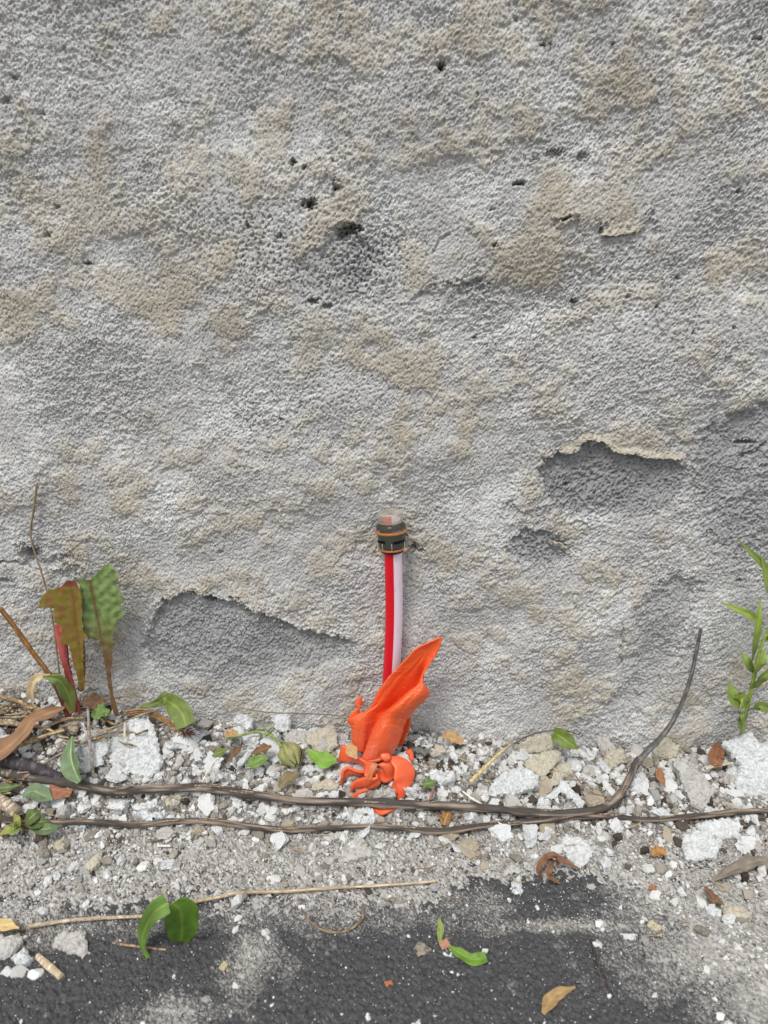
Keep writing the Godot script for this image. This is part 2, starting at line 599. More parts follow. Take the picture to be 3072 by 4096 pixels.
	for b in breaks:
		var poly := wall_px(b[0])
		var lo := poly[0]
		var hi := poly[0]
		for p in poly:
			lo = lo.min(p); hi = hi.max(p)
		var n := poly.size()
		for j in range(ys.bsearch(lo.y - 0.006), mini(ys.bsearch(hi.y + 0.006), N)):
			var down := clampf((hi.y - ys[j]) / (hi.y - lo.y), 0.0, 1.0)
			for i in range(xs.bsearch(lo.x - 0.006), mini(xs.bsearch(hi.x + 0.006), W)):
				var p := Vector2(xs[i], ys[j])
				p += Vector2(mid.get_noise_2d(p.x * 3.0, p.y * 3.0), mid.get_noise_2d(p.x * 3.0 + 9.0, p.y * 3.0)) * 0.0045
				p += Vector2(fine.get_noise_2d(p.x, p.y), fine.get_noise_2d(p.x + 3.0, p.y)) * 0.0024
				var d := 1.0
				for e in n:
					d = minf(d, seg_dist(p, poly[e], poly[(e + 1) % n]))
				if Geometry2D.is_point_in_polygon(p, poly):
					d = -d
				var lip: float = b[2] * 0.6 * (1.0 + 5.0 * down)
				var inside := smoothstep(lip, -lip, d)
				if inside > 0.0:
					var k := j * W + i
					h[k] -= b[1] * 0.62 * inside * lerpf(1.0, b[3], down * down) + inside * str_.get_noise_2d((p.x * 0.9 + p.y * 0.45) * 90.0, (p.y * 0.9 - p.x * 0.45) * 240.0) * 0.0011 * minf(1.0, b[4] * 1.3)
					md[k] = maxf(md[k], inside * b[4] * (1.0 - 0.5 * smoothstep(0.6, 1.0, down)))
					mt[k] *= 1.0 - inside
				elif b[2] < 0.0013 and d < 0.004 and ys[j] > lo.y + (hi.y - lo.y) * 0.55:
					h[j * W + i] += 0.0016 * (1.0 - d / 0.004)       # the skim lifts along its broken edge
	# single holes: centre, radius across and down in pixels, depth
	for b in [[1402, 918, 34, 17, 0.010], [1370, 940, 20, 18, 0.007], [1240, 815, 26, 22, 0.007], [1235, 815, 15, 14, 0.006], [1172, 650, 12, 16, 0.008], [1215, 668, 10, 8, 0.005], [1765, 268, 13, 20, 0.012], [1764, 285, 10, 8, 0.010], [2178, 174, 11, 6, 0.010], [2207, 172, 9, 5, 0.010], [2452, 176, 9, 8, 0.006], [2070, 72, 12, 7, 0.006],
		[342, 1053, 14, 8, 0.008], [2297, 1207, 14, 12, 0.008], [2262, 878, 22, 7, 0.007], [2405, 915, 7, 14, 0.007], [2950, 768, 11, 9, 0.008], [845, 2395, 22, 10, 0.010], [852, 2404, 14, 8, 0.010], [120, 2215, 14, 22, 0.009], [1978, 983, 8, 8, 0.005], [1338, 755, 8, 8, 0.005], [1345, 752, 7, 5, 0.006], [2220, 612, 34, 16, 0.004], [2330, 625, 22, 16, 0.0035],
		[2716, 1110, 10, 9, 0.005], [2628, 1228, 9, 8, 0.006], [2775, 1330, 9, 8, 0.005], [2936, 1310, 9, 8, 0.005], [2514, 1186, 9, 8, 0.005], [1655, 2190, 16, 14, 0.006], [1675, 2205, 22, 6, 0.005], [2270, 1945, 10, 6, 0.004], [2900, 2185, 12, 6, 0.005], [2960, 2320, 16, 6, 0.005], [2990, 1775, 40, 7, 0.006], [170, 455, 14, 8, 0.004], [190, 940, 12, 10, 0.005], [20, 400, 18, 14, 0.004], [60, 310, 18, 10, 0.004], [1330, 640, 9, 5, 0.005], [3040, 150, 20, 6, 0.006], [225, 830, 12, 10, 0.004], [990, 905, 10, 8, 0.005], [1120, 945, 14, 10, 0.006], [880, 2210, 8, 6, 0.003], [1250, 1205, 22, 10, 0.006], [1310, 1225, 18, 9, 0.006], [20, 2320, 30, 10, 0.005], [1120, 1680, 10, 6, 0.004], [1900, 1350, 10, 5, 0.004], [1965, 840, 12, 6, 0.003], [2080, 735, 26, 8, 0.006]]:
		var c := P(b[0], b[1], 0.0)
		var r := P(b[0] + b[2], b[1] - b[3], 0.0) - c
		for j in range(ys.bsearch(c.y - r.y * 2.0 - 0.002), mini(ys.bsearch(c.y + r.y * 2.0 + 0.002), N)):
			for i in range(xs.bsearch(c.x - r.x * 2.0 - 0.002), mini(xs.bsearch(c.x + r.x * 2.0 + 0.002), W)):
				var p := Vector2((xs[i] - c.x) / r.x, (ys[j] - c.y) / r.y)
				var d := p.length() + fine.get_noise_2d(xs[i], ys[j]) * 0.7
				h[j * W + i] -= b[4] * smoothstep(1.15, 0.55, d)
	# hairline cracks and ridges: pixel polyline, width, depth (negative depth = a ridge)
	for b in [[[0, 2247, 40, 2243, 95, 2252], 0.0012, 0.006], [[1340, 720, 1352, 745, 1345, 775], 0.0012, 0.003], [[2130, 645, 2170, 640], 0.001, 0.003], [[1000, 420, 1010, 440], 0.001, 0.002], [[2480, 2680, 2490, 2600, 2485, 2480], 0.0012, 0.0025], [[2890, 1480, 2960, 1350], 0.002, 0.002], [[760, 1450, 810, 1560], 0.0025, -0.0015], [[2980, 1830, 3072, 1790], 0.0015, 0.004], [[2100, 720, 2060, 745], 0.0012, 0.004], [[1730, 1010, 1790, 930], 0.0015, 0.002], [[1080, 2020, 1140, 2060], 0.0015, -0.0012], [[2230, 2090, 2330, 2075, 2360, 2110], 0.0014, -0.0015], [[1130, 2485, 1230, 2520, 1390, 2545], 0.002, -0.0015]]:
		var poly := wall_px(b[0])
		var lo := poly[0]
		var hi := poly[0]
		for p in poly:
			lo = lo.min(p); hi = hi.max(p)
		for j in range(ys.bsearch(lo.y - 0.006), mini(ys.bsearch(hi.y + 0.006), N)):
			for i in range(xs.bsearch(lo.x - 0.006), mini(xs.bsearch(hi.x + 0.006), W)):
				var p := Vector2(xs[i], ys[j])
				p += Vector2(mid.get_noise_2d(p.x * 3.0, p.y * 3.0), mid.get_noise_2d(p.x * 3.0 + 9.0, p.y * 3.0)) * 0.003
				var d := 1.0
				for e in poly.size() - 1:
					d = minf(d, seg_dist(p, poly[e], poly[e + 1]))
				h[j * W + i] -= b[2] * smoothstep(b[1], b[1] * 0.3, d)
	var col := PackedColorArray()
	col.resize(W * N)
	var tan_ := lin(174, 167, 152)
	var tan2 := lin(184, 179, 168)
	var blue := lin(183, 183, 182)
	var white := lin(199, 200, 199)
	var dark := lin(136, 137, 139)
	for j in N:
		for i in W:
			var k := j * W + i
			var x := xs[i]
			var y := ys[j]
			var t2 := tone2.get_noise_2d(x, y)
			var t3 := mid.get_noise_2d(x * 1.7 + 5.0, y * 1.7)
			var c := blue.lerp(white, smoothstep(0.0, 0.6, t2 + t3 * 0.5))
			c = c.lerp(tan_.lerp(tan2, smoothstep(-0.25, 0.35, t2 - t3 * 0.4)), mt[k] * 0.9)
			c = c.lerp(dark, md[k] * 0.8)
			var sp := 1.0 + 0.26 * grit.get_noise_2d(x + 7.0, y) + 0.2 * fine.get_noise_2d(x, y + 5.0)
			col[k] = Color(c.r * sp, c.g * sp, c.b * sp)
	var o := top("rough_wall", grid(xs, ys, h, col, false), sandy(0.95, 0.0004, 0.026, 0.25), Vector3.ZERO, "weathered grey and tan cement wall with pits and broken skim filling the photo", "wall")
	wall_xs = xs; wall_ys = ys; wall_relief = h
	for L in [[[2238, 1806, 2262, 1817, 2300, 1808, 2318, 1795, 2324, 1765, 2345, 1757, 2410, 1764, 2430, 1780, 2450, 1800, 2475, 1812, 2530, 1812, 2560, 1822, 2600, 1833, 2660, 1836, 2724, 1840, 2738, 1826, 2700, 1798, 2560, 1782, 2470, 1762, 2420, 1734, 2330, 1732, 2285, 1770, 2244, 1782], 0.0022], [[2218, 905, 2262, 885, 2295, 862, 2305, 868, 2300, 885, 2270, 895, 2235, 915], 0.002], [[2398, 938, 2420, 945, 2480, 938, 2560, 925, 2580, 900, 2540, 905, 2480, 915, 2425, 915], 0.002], [[1340, 903, 1362, 880, 1396, 876, 1404, 890, 1375, 896, 1358, 915], 0.002], [[2205, 2165, 2240, 2172, 2270, 2192, 2282, 2215, 2270, 2216, 2235, 2186, 2200, 2178], 0.0018]]:
		var poly := wall_px(L[0])
		var lift: float = L[1]
		var n := poly.size()
		var low := poly.slice(0, n * 2 / 3)
		var place := func(w: Vector2, rim: bool, back: bool):
			var d := 1.0
			for e in low.size() - 1: d = minf(d, seg_dist(w, low[e], low[e + 1]))
			var k := smoothstep(0.0065, 0.0, d)
			var z := maxf(wall_at(w.x, w.y + 0.008), wall_at(w.x, w.y)) + lerpf(-0.0012, lift, k) + fine.get_noise_2d(w.x, w.y) * 0.0006
			if back: z -= 0.0016
			var c := tan_.lerp(tan2, 0.5 + grit.get_noise_2d(w.x, w.y))
			return [Vector3(w.x, w.y, z), c]
		part("peeling_skim", slab(poly, 0.0013, place, 0.0011).mesh(Vector3.ZERO, false), sandy(0.95, 0.0003, 0.026, 0.25), o)
	var core := BoxMesh.new()
	core.size = Vector3(6.4, 2.4, 0.25)
	var cm := mat(0.95, 0.0007, 0.045, Color(0.72, 0.71, 0.69))
	var co := part("wall_core", core, cm, o)
	co.position = Vector3(0, 1.1, -0.155)

# ------------------------------------------------------------------ ground
func build_ground() -> void:
	var xs := axis(-0.33, 0.33, 0.0009, -25.0, 25.0, 1.10)
	var zs := axis(0.0, 0.225, 0.0009, -0.02, 25.0, 1.10)
	var W := xs.size()
	var N := zs.size()
	var h := PackedFloat32Array()
	var col := PackedColorArray()
	h.resize(W * N)
	col.resize(W * N)
	var cell := fbm(250.0, 1, 5, FastNoiseLite.TYPE_CELLULAR)
	cell.cellular_return_type = FastNoiseLite.RETURN_DISTANCE
	var fine := fbm(420.0, 2, 6)
	var blot := fbm(30.0, 3, 7)
	var gritty := fbm(850.0, 1, 8)
	var tar := lin(62, 62, 65)
	var stone := lin(92, 92, 94)
	var dust := lin(196, 194, 188)
	# powder that lies on the pavement: centre and half axes in pixels, strength
	var powder := []
	for b in [[1010, 3830, 110, 130, 0.75], [700, 4060, 170, 80, 0.7], [2350, 3705, 420, 26, 0.75], [2900, 3800, 240, 170, 0.95], [3060, 4000, 170, 140, 0.9], [1300, 3660, 500, 60, 0.5], [2560, 3600, 80, 120, 0.6], [1900, 3620, 120, 60, 0.5], [900, 3700, 300, 40, 0.4], [1150, 3900, 50, 60, 0.4], [200, 3700, 300, 60, 0.5]]:
		var c := Y(b[0], b[1], 0.0)
		var e := Y(b[0] + b[2], b[1] - b[3], 0.0)
		powder.append([c.x, c.z, absf(e.x - c.x), absf(e.z - c.z), b[4]])
	powders = powder
	for j in N:
		var z := zs[j]
		for i in W:
			var k := j * W + i
			var x := xs[i]
			var sp := maxf(xs[mini(i + 1, W - 1)] - xs[i], zs[mini(j + 1, N - 1)] - z)
			var damp := clampf(0.002 / maxf(sp, 0.0001), 0.0, 1.0)
			var ce := cell.get_noise_2d(x, z)
			h[k] = (-(ce + 1.0) * 0.0026 + 0.0012 + fine.get_noise_2d(x, z) * 0.0009 + gritty.get_noise_2d(x, z) * 0.0003) * damp
			var c := tar.lerp(stone, clampf(0.5 + 0.8 * fine.get_noise_2d(x + 3.0, z), 0.0, 1.0) * 0.8)
			var bl := blot.get_noise_2d(x, z)
			if absf(x) < 0.5 and z < 0.4:
				var pw := powder_at(x, z) + bl * 0.22 - 0.16
				c = c.lerp(dust, clampf((pw - 0.05 + gritty.get_noise_2d(x + 9.0, z) * 0.55) * 0.9, 0.0, 0.7) if pw > 0.0 else 0.0)
			col[k] = c
	top("asphalt", grid(xs, zs, h, col, true), sandy(0.85, 0.0008, 0.045, 0.4), Vector3.ZERO, "dark grey asphalt with a coarse pebbled surface in the foreground", "pavement", "", "structure")
	# the bed of dust, crumbs and soil along the wall
	xs = axis(-0.33, 0.33, 0.0012, -3.2, 3.2, 1.08)
	zs = axis(0.0, 0.20, 0.0012, -0.02, 0.42, 1.08)
	W = xs.size()
	N = zs.size()
	h.resize(W * N)
	col = PackedColorArray()
	col.resize(W * N)
	var soil := lin(92, 80, 68)
	var grey := lin(108, 103, 97)
	var pale := lin(184, 183, 180)
	for j in N:
		var z := zs[j]
		for i in W:
			var k := j * W + i
			var x := xs[i]
			var f := fine.get_noise_2d(x, z)
			h[k] = bed(x, z) + f * 0.0011 + blot.get_noise_2d(x * 3.0, z * 3.0) * 0.0016
			var sm := soil_at(x, z) + blot.get_noise_2d(x * 2.0, z * 2.0) * 0.6
			var c := grey.lerp(pale, clampf(0.2 + 0.5 * smoothstep(0.07, 0.105, z) + f * 1.0, 0.0, 1.0))
			col[k] = c.lerp(soil, smoothstep(0.3, 0.75, sm)) * (1.0 + 0.3 * fine.get_noise_2d(x + 5.0, z))
	top("gravelly_ground", grid(xs, zs, h, col, true), mat(1.0, 0.0006, 0.03, Color.WHITE, 0.2), Vector3.ZERO, "pale dust, mortar crumbs and soil banked along the foot of the wall", "ground", "", "structure")

var powders := []
func powder_at(x: float, z: float) -> float:
	var s := 0.0
	for p in powders:
		var a: float = (x - p[0]) / p[2]
		var b: float = (z - p[1]) / p[3]
		var q := a * a + b * b
		if q < 5.0:
			s = maxf(s, p[4] * exp(-q * 0.8))
	return s

var soils := []
func soil_at(x: float, z: float) -> float:
	var s := 0.0
	for p in soils:
		var a: float = (x - p[0]) / p[2]
		var b: float = (z - p[1]) / p[3]
		s = maxf(s, p[4] * exp(-(a * a + b * b)))
	return s

func stone_mesh(div: int, jag: float, sd: int, flatness: float, crumb := 0.0) -> ArrayMesh:
	# an angular lump about 2 across
	var r := RandomNumberGenerator.new()
	r.seed = sd
	var f := (1.0 + sqrt(5.0)) / 2.0
	var v := [Vector3(-1, f, 0), Vector3(1, f, 0), Vector3(-1, -f, 0), Vector3(1, -f, 0), Vector3(0, -1, f), Vector3(0, 1, f), Vector3(0, -1, -f), Vector3(0, 1, -f), Vector3(f, 0, -1), Vector3(f, 0, 1), Vector3(-f, 0, -1), Vector3(-f, 0, 1)]
	var t := [0, 11, 5, 0, 5, 1, 0, 1, 7, 0, 7, 10, 0, 10, 11, 1, 5, 9, 5, 11, 4, 11, 10, 2, 10, 7, 6, 7, 1, 8, 3, 9, 4, 3, 4, 2, 3, 2, 6, 3, 6, 8, 3, 8, 9, 4, 9, 5, 2, 4, 11, 6, 2, 10, 8, 6, 7, 9, 8, 1]
	for k in v.size(): v[k] = v[k].normalized()
	for d in div:
		var cache := {}
		var nt := []
		for k in range(0, t.size(), 3):
			var m := []
			for q in 3:
				var a: int = t[k + q]
				var b: int = t[k + (q + 1) % 3]
				var key := Vector2i(mini(a, b), maxi(a, b))
				if not cache.has(key):
					cache[key] = v.size()
					v.append(((v[a] + v[b]) * 0.5).normalized())
				m.append(cache[key])
			nt.append_array([t[k], m[0], m[2], t[k + 1], m[1], m[0], t[k + 2], m[2], m[1], m[0], m[1], m[2]])
		t = nt
	var cuts := []
	for k in 11:
		cuts.append([Vector3(r.randfn(), r.randfn(), r.randfn()).normalized(), r.randf_range(0.45, 0.85)])
	var g := Geo.new()
	var s := Vector3(r.randf_range(0.8, 1.25), flatness * r.randf_range(0.8, 1.2), r.randf_range(0.65, 1.0))
	for p in v:
		var q: Vector3 = p
		for c in cuts:
			var over: float = q.dot(c[0]) - c[1]
			if over > 0.0: q -= c[0] * over
		q *= 1.0 + jag * r.randf_range(-1.0, 1.0) + crumb * (nz.get_noise_3d(q.x * 26.0 + sd, q.y * 26.0, q.z * 26.0) + 0.6 * nz2.get_noise_3d(q.x * 50.0, q.y * 50.0 + sd, q.z * 50.0))
		g.p(q * s, Color.WHITE * (1.0 + r.randf_range(-0.06, 0.06)))
	for k in range(0, t.size(), 3): g.tri(t[k], t[k + 1], t[k + 2])
	return g.mesh(Vector3.ZERO, false)

func cover(x: float, z: float) -> float:                    # how thickly crumbs lie
	var b := bed(x, z)
	var c := smoothstep(-0.0015, 0.0022, b)
	return maxf(c, powder_at(x, z) * 0.5)

func shade_of(r: float, x: float, z: float) -> Color:
	var s := soil_at(x, z)
	if r < 0.05 + 0.30 * s: return lin(84, 76, 68) * rng.randf_range(0.6, 1.5)
	if r < 0.24 + 0.30 * s: return lin(150, 144, 134) * rng.randf_range(0.7, 1.2)
	if r < 0.44: return lin(174, 173, 170) * rng.randf_range(0.75, 1.15)
	return lin(216, 217, 216) * rng.randf_range(0.8, 1.05)

func build_grains() -> void:
	var m := mat(1.0, 0.0, 0.05, Color.WHITE, 0.2)
	var lots := [[0, 0.20, 44000, 0.00032, 0.0011, "gravel_grains", "fine pale mortar grit strewn over ground and asphalt"], [0, 0.15, 26000, 0.00022, 0.0005, "powder_grains", "fine pale powder strewn over the dark asphalt"], [0, 0.25, 15000, 0.0008, 0.0019, "gravel_grains", "coarse pale mortar crumbs strewn along the wall"], [2, 0.05, 5600, 0.0018, 0.0052, "mortar_crumbs", "small broken mortar crumbs lying among the grit"]]
	for L in lots:
		for variant in 2:
			var mesh := stone_mesh(L[0], L[1], 100 + variant + int(L[2]), 0.75, 0.22 if L[0] > 0 else 0.0)
			var tf := []
			var cs := []
			var tries := 0
			while tf.size() < L[2] / 2 and tries < 500000:
				tries += 1
				var x := rng.randf_range(-0.42, 0.42)
				var z := rng.randf_range(0.001, 0.25)
				var c := cover(x, z)
				var keep := c * c * 0.95 + 0.06 + 0.10 * smoothstep(0.19, 0.13, z)
				if L[3] < 0.0003: keep = powder_at(x, z) * 0.9 * (1.0 if c < 0.9 else 0.3) + 0.05
				if L[0] > 0: keep = c * (1.0 - 0.86 * smoothstep(0.065, 0.10, z)) + 0.004
				if rng.randf() > keep: continue
				var t := rng.randf()
				var s: float = lerpf(L[3], L[4], t * t * t)
				if c < 0.5 and L[3] > 0.0003: s *= 0.75
				var y := maxf(bed(x, z), 0.0) + s * rng.randf_range(0.0, 0.6)
				var bs := Basis.from_euler(Vector3(rng.randf() * TAU, rng.randf() * TAU, rng.randf() * TAU)).scaled(Vector3.ONE * s)
				tf.append(Transform3D(bs, Vector3(x, y, z)))
				cs.append(shade_of(rng.randf() + (0.25 if c < 0.5 else 0.0), x, z))
			var mm := MultiMesh.new()
			mm.transform_format = MultiMesh.TRANSFORM_3D
			mm.use_colors = true
			mm.mesh = mesh
			mm.instance_count = tf.size()
			for k in tf.size():
				mm.set_instance_transform(k, tf[k])
				mm.set_instance_color(k, cs[k])
			var o := MultiMeshInstance3D.new()
			o.name = numbered(L[5])
			o.multimesh = mm
			o.material_override = m
			add_child(o)
			tag(o, L[6], "gravel", "loose grit along the wall", "stuff")

var marks := []
var used := {}
func landmarks() -> void:
	if marks.size(): return
	for q in [[1500, 3120, "orange curls"], [1960, 3050, "yellow split straw"], [2160, 3050, "beige flake fan"], [2540, 3090, "twig's upward bend"], [2780, 3130, "long pale wedge slab"], [3010, 3060, "biggest right-hand slab"], [2800, 3380, "square white flake"], [2200, 3470, "curled dead sprig"], [1430, 3390, "grey triangular flake"], [1160, 3020, "green bud"], [1000, 2935, "curling vine"], [1290, 2950, "speckled cream plate"], [540, 3000, "largest plaster flake"], [720, 2880, "bright torn leaf"], [290, 3040, "grey-green leaf"], [110, 3290, "leaf sprig"], [240, 3165, "reddish leaf scrap"], [670, 3700, "folded green leaf"], [1870, 3820, "green curled strip"], [2240, 3600, "bare asphalt patch"], [80, 3890, "three round pebbles"], [2635, 3412, "golden leaf scrap"], [2968, 2935, "green weed"], [2300, 3400, "rounded white flake"], [820, 3090, "pale oval flake"], [1290, 3130, "cream flat flake"], [2050, 3125, "white knobbly plate"], [2290, 3170, "long white shard"], [370, 3440, "crooked tan flake"], [690, 3195, "tan flake with straw"], [1785, 3275, "crumpled brown leaf"], [2940, 3640, "long tan chip"], [1300, 3550, "long pale straw"], [1800, 2955, "tan leaf by the wall"], [2450, 3035, "tan lump at the wall"], [1130, 3120, "shrivelled grey leaf"], [290, 2860, "dandelion"], [1000, 3440, "middle of the open grit"], [2040, 3480, "pale triangular flake"], [590, 3255, "crumbly flake between twigs"]]:
		marks.append([G(q[0], q[1], 0.0), q[2]])

func beside(word: String, p: Vector3) -> String:             # says where a small thing lies by the nearest thing one can find
	landmarks()
	var near := marks.duplicate()
	near.sort_custom(func(a, b): return a[0].distance_squared_to(p) < b[0].distance_squared_to(p))
	var label := ""
	for k in 5:
		var d: Vector3 = p - near[k][0]
		var way := ("right of" if d.x > 0.0 else "left of") if absf(d.x) > absf(d.z) else "in front of" if d.z > 0.0 else "behind"
		label = "%s %s the %s" % [word, way, near[k][1]]
		if used.has(label): label = "%s between the %s and the %s" % [word, near[0][1], near[k + 1][1]]
		if not used.has(label): break
	used[label] = true
	return label

func build_aggregate() -> void:                             # stones bedded in the face of the asphalt
	for variant in 3:
		var mm := MultiMesh.new()
		mm.transform_format = MultiMesh.TRANSFORM_3D
		mm.use_colors = true
		mm.mesh = stone_mesh(1, 0.06, 900 + variant, 0.7, 0.15)
		mm.instance_count = 4200
		for k in mm.instance_count:
			var x := rng.randf_range(-0.36, 0.36)
			var z := rng.randf_range(0.09, 0.235)
			var s := lerpf(0.0007, 0.0021, pow(rng.randf(), 2.0))
			var b := Basis.from_euler(Vector3(rng.randf() * TAU, rng.randf() * TAU, rng.randf() * TAU)).scaled(Vector3.ONE * s)
			mm.set_instance_transform(k, Transform3D(b, Vector3(x, -0.0004 - s * rng.randf_range(0.1, 0.6), z)))
			var c := lin(60, 60, 63).lerp(lin(104, 103, 103), pow(rng.randf(), 2.0))
			mm.set_instance_color(k, c.lerp(lin(180, 178, 174), clampf(powder_at(x, z) * rng.randf() * 0.8, 0.0, 1.0)))
		var o := MultiMeshInstance3D.new()
		o.name = numbered("asphalt_aggregate")
		o.multimesh = mm
		o.material_override = mat(0.8, 0.0, 0.05, Color.WHITE, 0.4)
		add_child(o)
		tag(o, "dark small stones bedded in the asphalt surface", "aggregate", "stones in the asphalt", "stuff")

func build_chips() -> void:                                 # crumbs big enough to pick up one by one
	var meshes := []
	for k in 12: meshes.append(stone_mesh(3, 0.03, 300 + k, 0.34 if k < 5 else 0.5 if k < 9 else 0.75, 0.2))
	var m := {}
	for q in [["white", lin(208, 211, 212)], ["grey", lin(182, 179, 174)], ["tan", lin(170, 160, 143)], ["black", lin(62, 60, 60)]]:
		m[q[0]] = mat(1.0, 0.0005, 0.02, Color(q[1]).linear_to_srgb(), 0.2)
	var n := 0
	var tries := 0
	while n < 290 and tries < 20000:
		tries += 1
		var x := rng.randf_range(-0.31, 0.31)
		var z := rng.randf_range(0.006, 0.205)
		var c := cover(x, z)
		if rng.randf() > c * (1.0 - 0.8 * smoothstep(0.06, 0.11, z)) * (1.0 - 0.5 * soil_at(x, z)): continue
		n += 1
		var kind := "white"
		var r := rng.randf()
		if r < 0.05: kind = "black"
		elif r < 0.17: kind = "tan"
		elif r < 0.38: kind = "grey"
		var s := lerpf(0.0042, 0.0118, pow(rng.randf(), 1.8))
		if z > 0.10: s *= 0.55
		if kind == "black": s *= 0.62
		var form := rng.randi() % 12
		var p := Vector3(x, bed(x, z) + s * (0.25 if form < 9 else 0.4), z)
		var size := "tiny" if s < 0.0040 else "small" if s < 0.0060 else "sizeable"
		var word: String = "%s %s %s" % [size, kind, "flat chip" if form < 5 else "angular chip" if form < 9 else "chunky crumb"]
		var label := beside(word, p)
		var o := top("asphalt_crumb" if kind == "black" else "mortar_chip", meshes[form], m[kind], p, label, "chip", "loose chips in the rubble strip")
		o.basis = Basis.from_euler(Vector3(rng.randf_range(-0.3, 0.8), rng.randf() * TAU, rng.randf_range(-0.45, 0.45))).scaled(Vector3.ONE * s)

# ------------------------------------------------------------------ flakes
func flake(called: String, label: String, cat: String, out: Array, lift: float, tilt: Vector3, thick: float, c: Color, rough := 0.0009, group := "") -> void:
	var cx := 0.0
	var cy := 0.0
	for k in range(0, out.size(), 2):
		cx += out[k]; cy += out[k + 1]
	cx /= out.size() / 2.0
	cy /= out.size() / 2.0
	var c3 := G(cx, cy, lift)
	var n := tilt.normalized()
	var e1 := Vector3.RIGHT.slide(n).normalized()
	var e2 := n.cross(e1)
	var poly := PackedVector2Array()
	for pass_ in 3:                                          # raised until its face clears the ground below it
		var pl := Plane(n, c3)
		var low := 0.0
		poly.clear()
		for k in range(0, out.size(), 2):
			var hit = pl.intersects_ray(CAM, ray(out[k], out[k + 1]))
			var at: Vector3 = hit if hit != null else c3
			var d := at - c3
			low += maxf(0.0, bed(at.x, at.z) + 0.0015 - at.y)
			poly.append(Vector2(d.dot(e1), d.dot(e2)))
		lift += low / (out.size() / 2.0) * 1.5
		c3 = G(cx, cy, lift)
	var place := func(w: Vector2, rim: bool, back: bool):
		var z := nz2.get_noise_2d(w.x * 5000.0 + cx, w.y * 5000.0) * rough + nz.get_noise_2d(w.x * 1200.0, w.y * 1200.0 + cy) * rough * 1.6
		var s := 1.0
		if back:
			z = -thick * (1.0 + 0.4 * nz.get_noise_2d(w.x * 2000.0, w.y * 2000.0))
			s = 0.93
		elif rim:
			z -= thick * 0.22
		var sk := nz2.get_noise_2d(w.x * 14000.0 + 90.0, w.y * 14000.0)
		var k := 1.0 + 0.12 * nz2.get_noise_2d(w.x * 5000.0 + 90.0, w.y * 5000.0) - 0.2 * smoothstep(0.3, 0.6, sk)
		if sk > 0.3 and not back: z -= 0.0005 * smoothstep(0.3, 0.55, sk)
		return [c3 + e1 * w.x * s + e2 * w.y * s + n * z, Color(c.r * k, c.g * k, c.b * k)]
	var g := slab(poly, 0.0013, place, 0.0014)
	var base := g.middle()
	top(called, g.mesh(base, false), flake_mat, base, label, cat, group)

var flake_mat: StandardMaterial3D

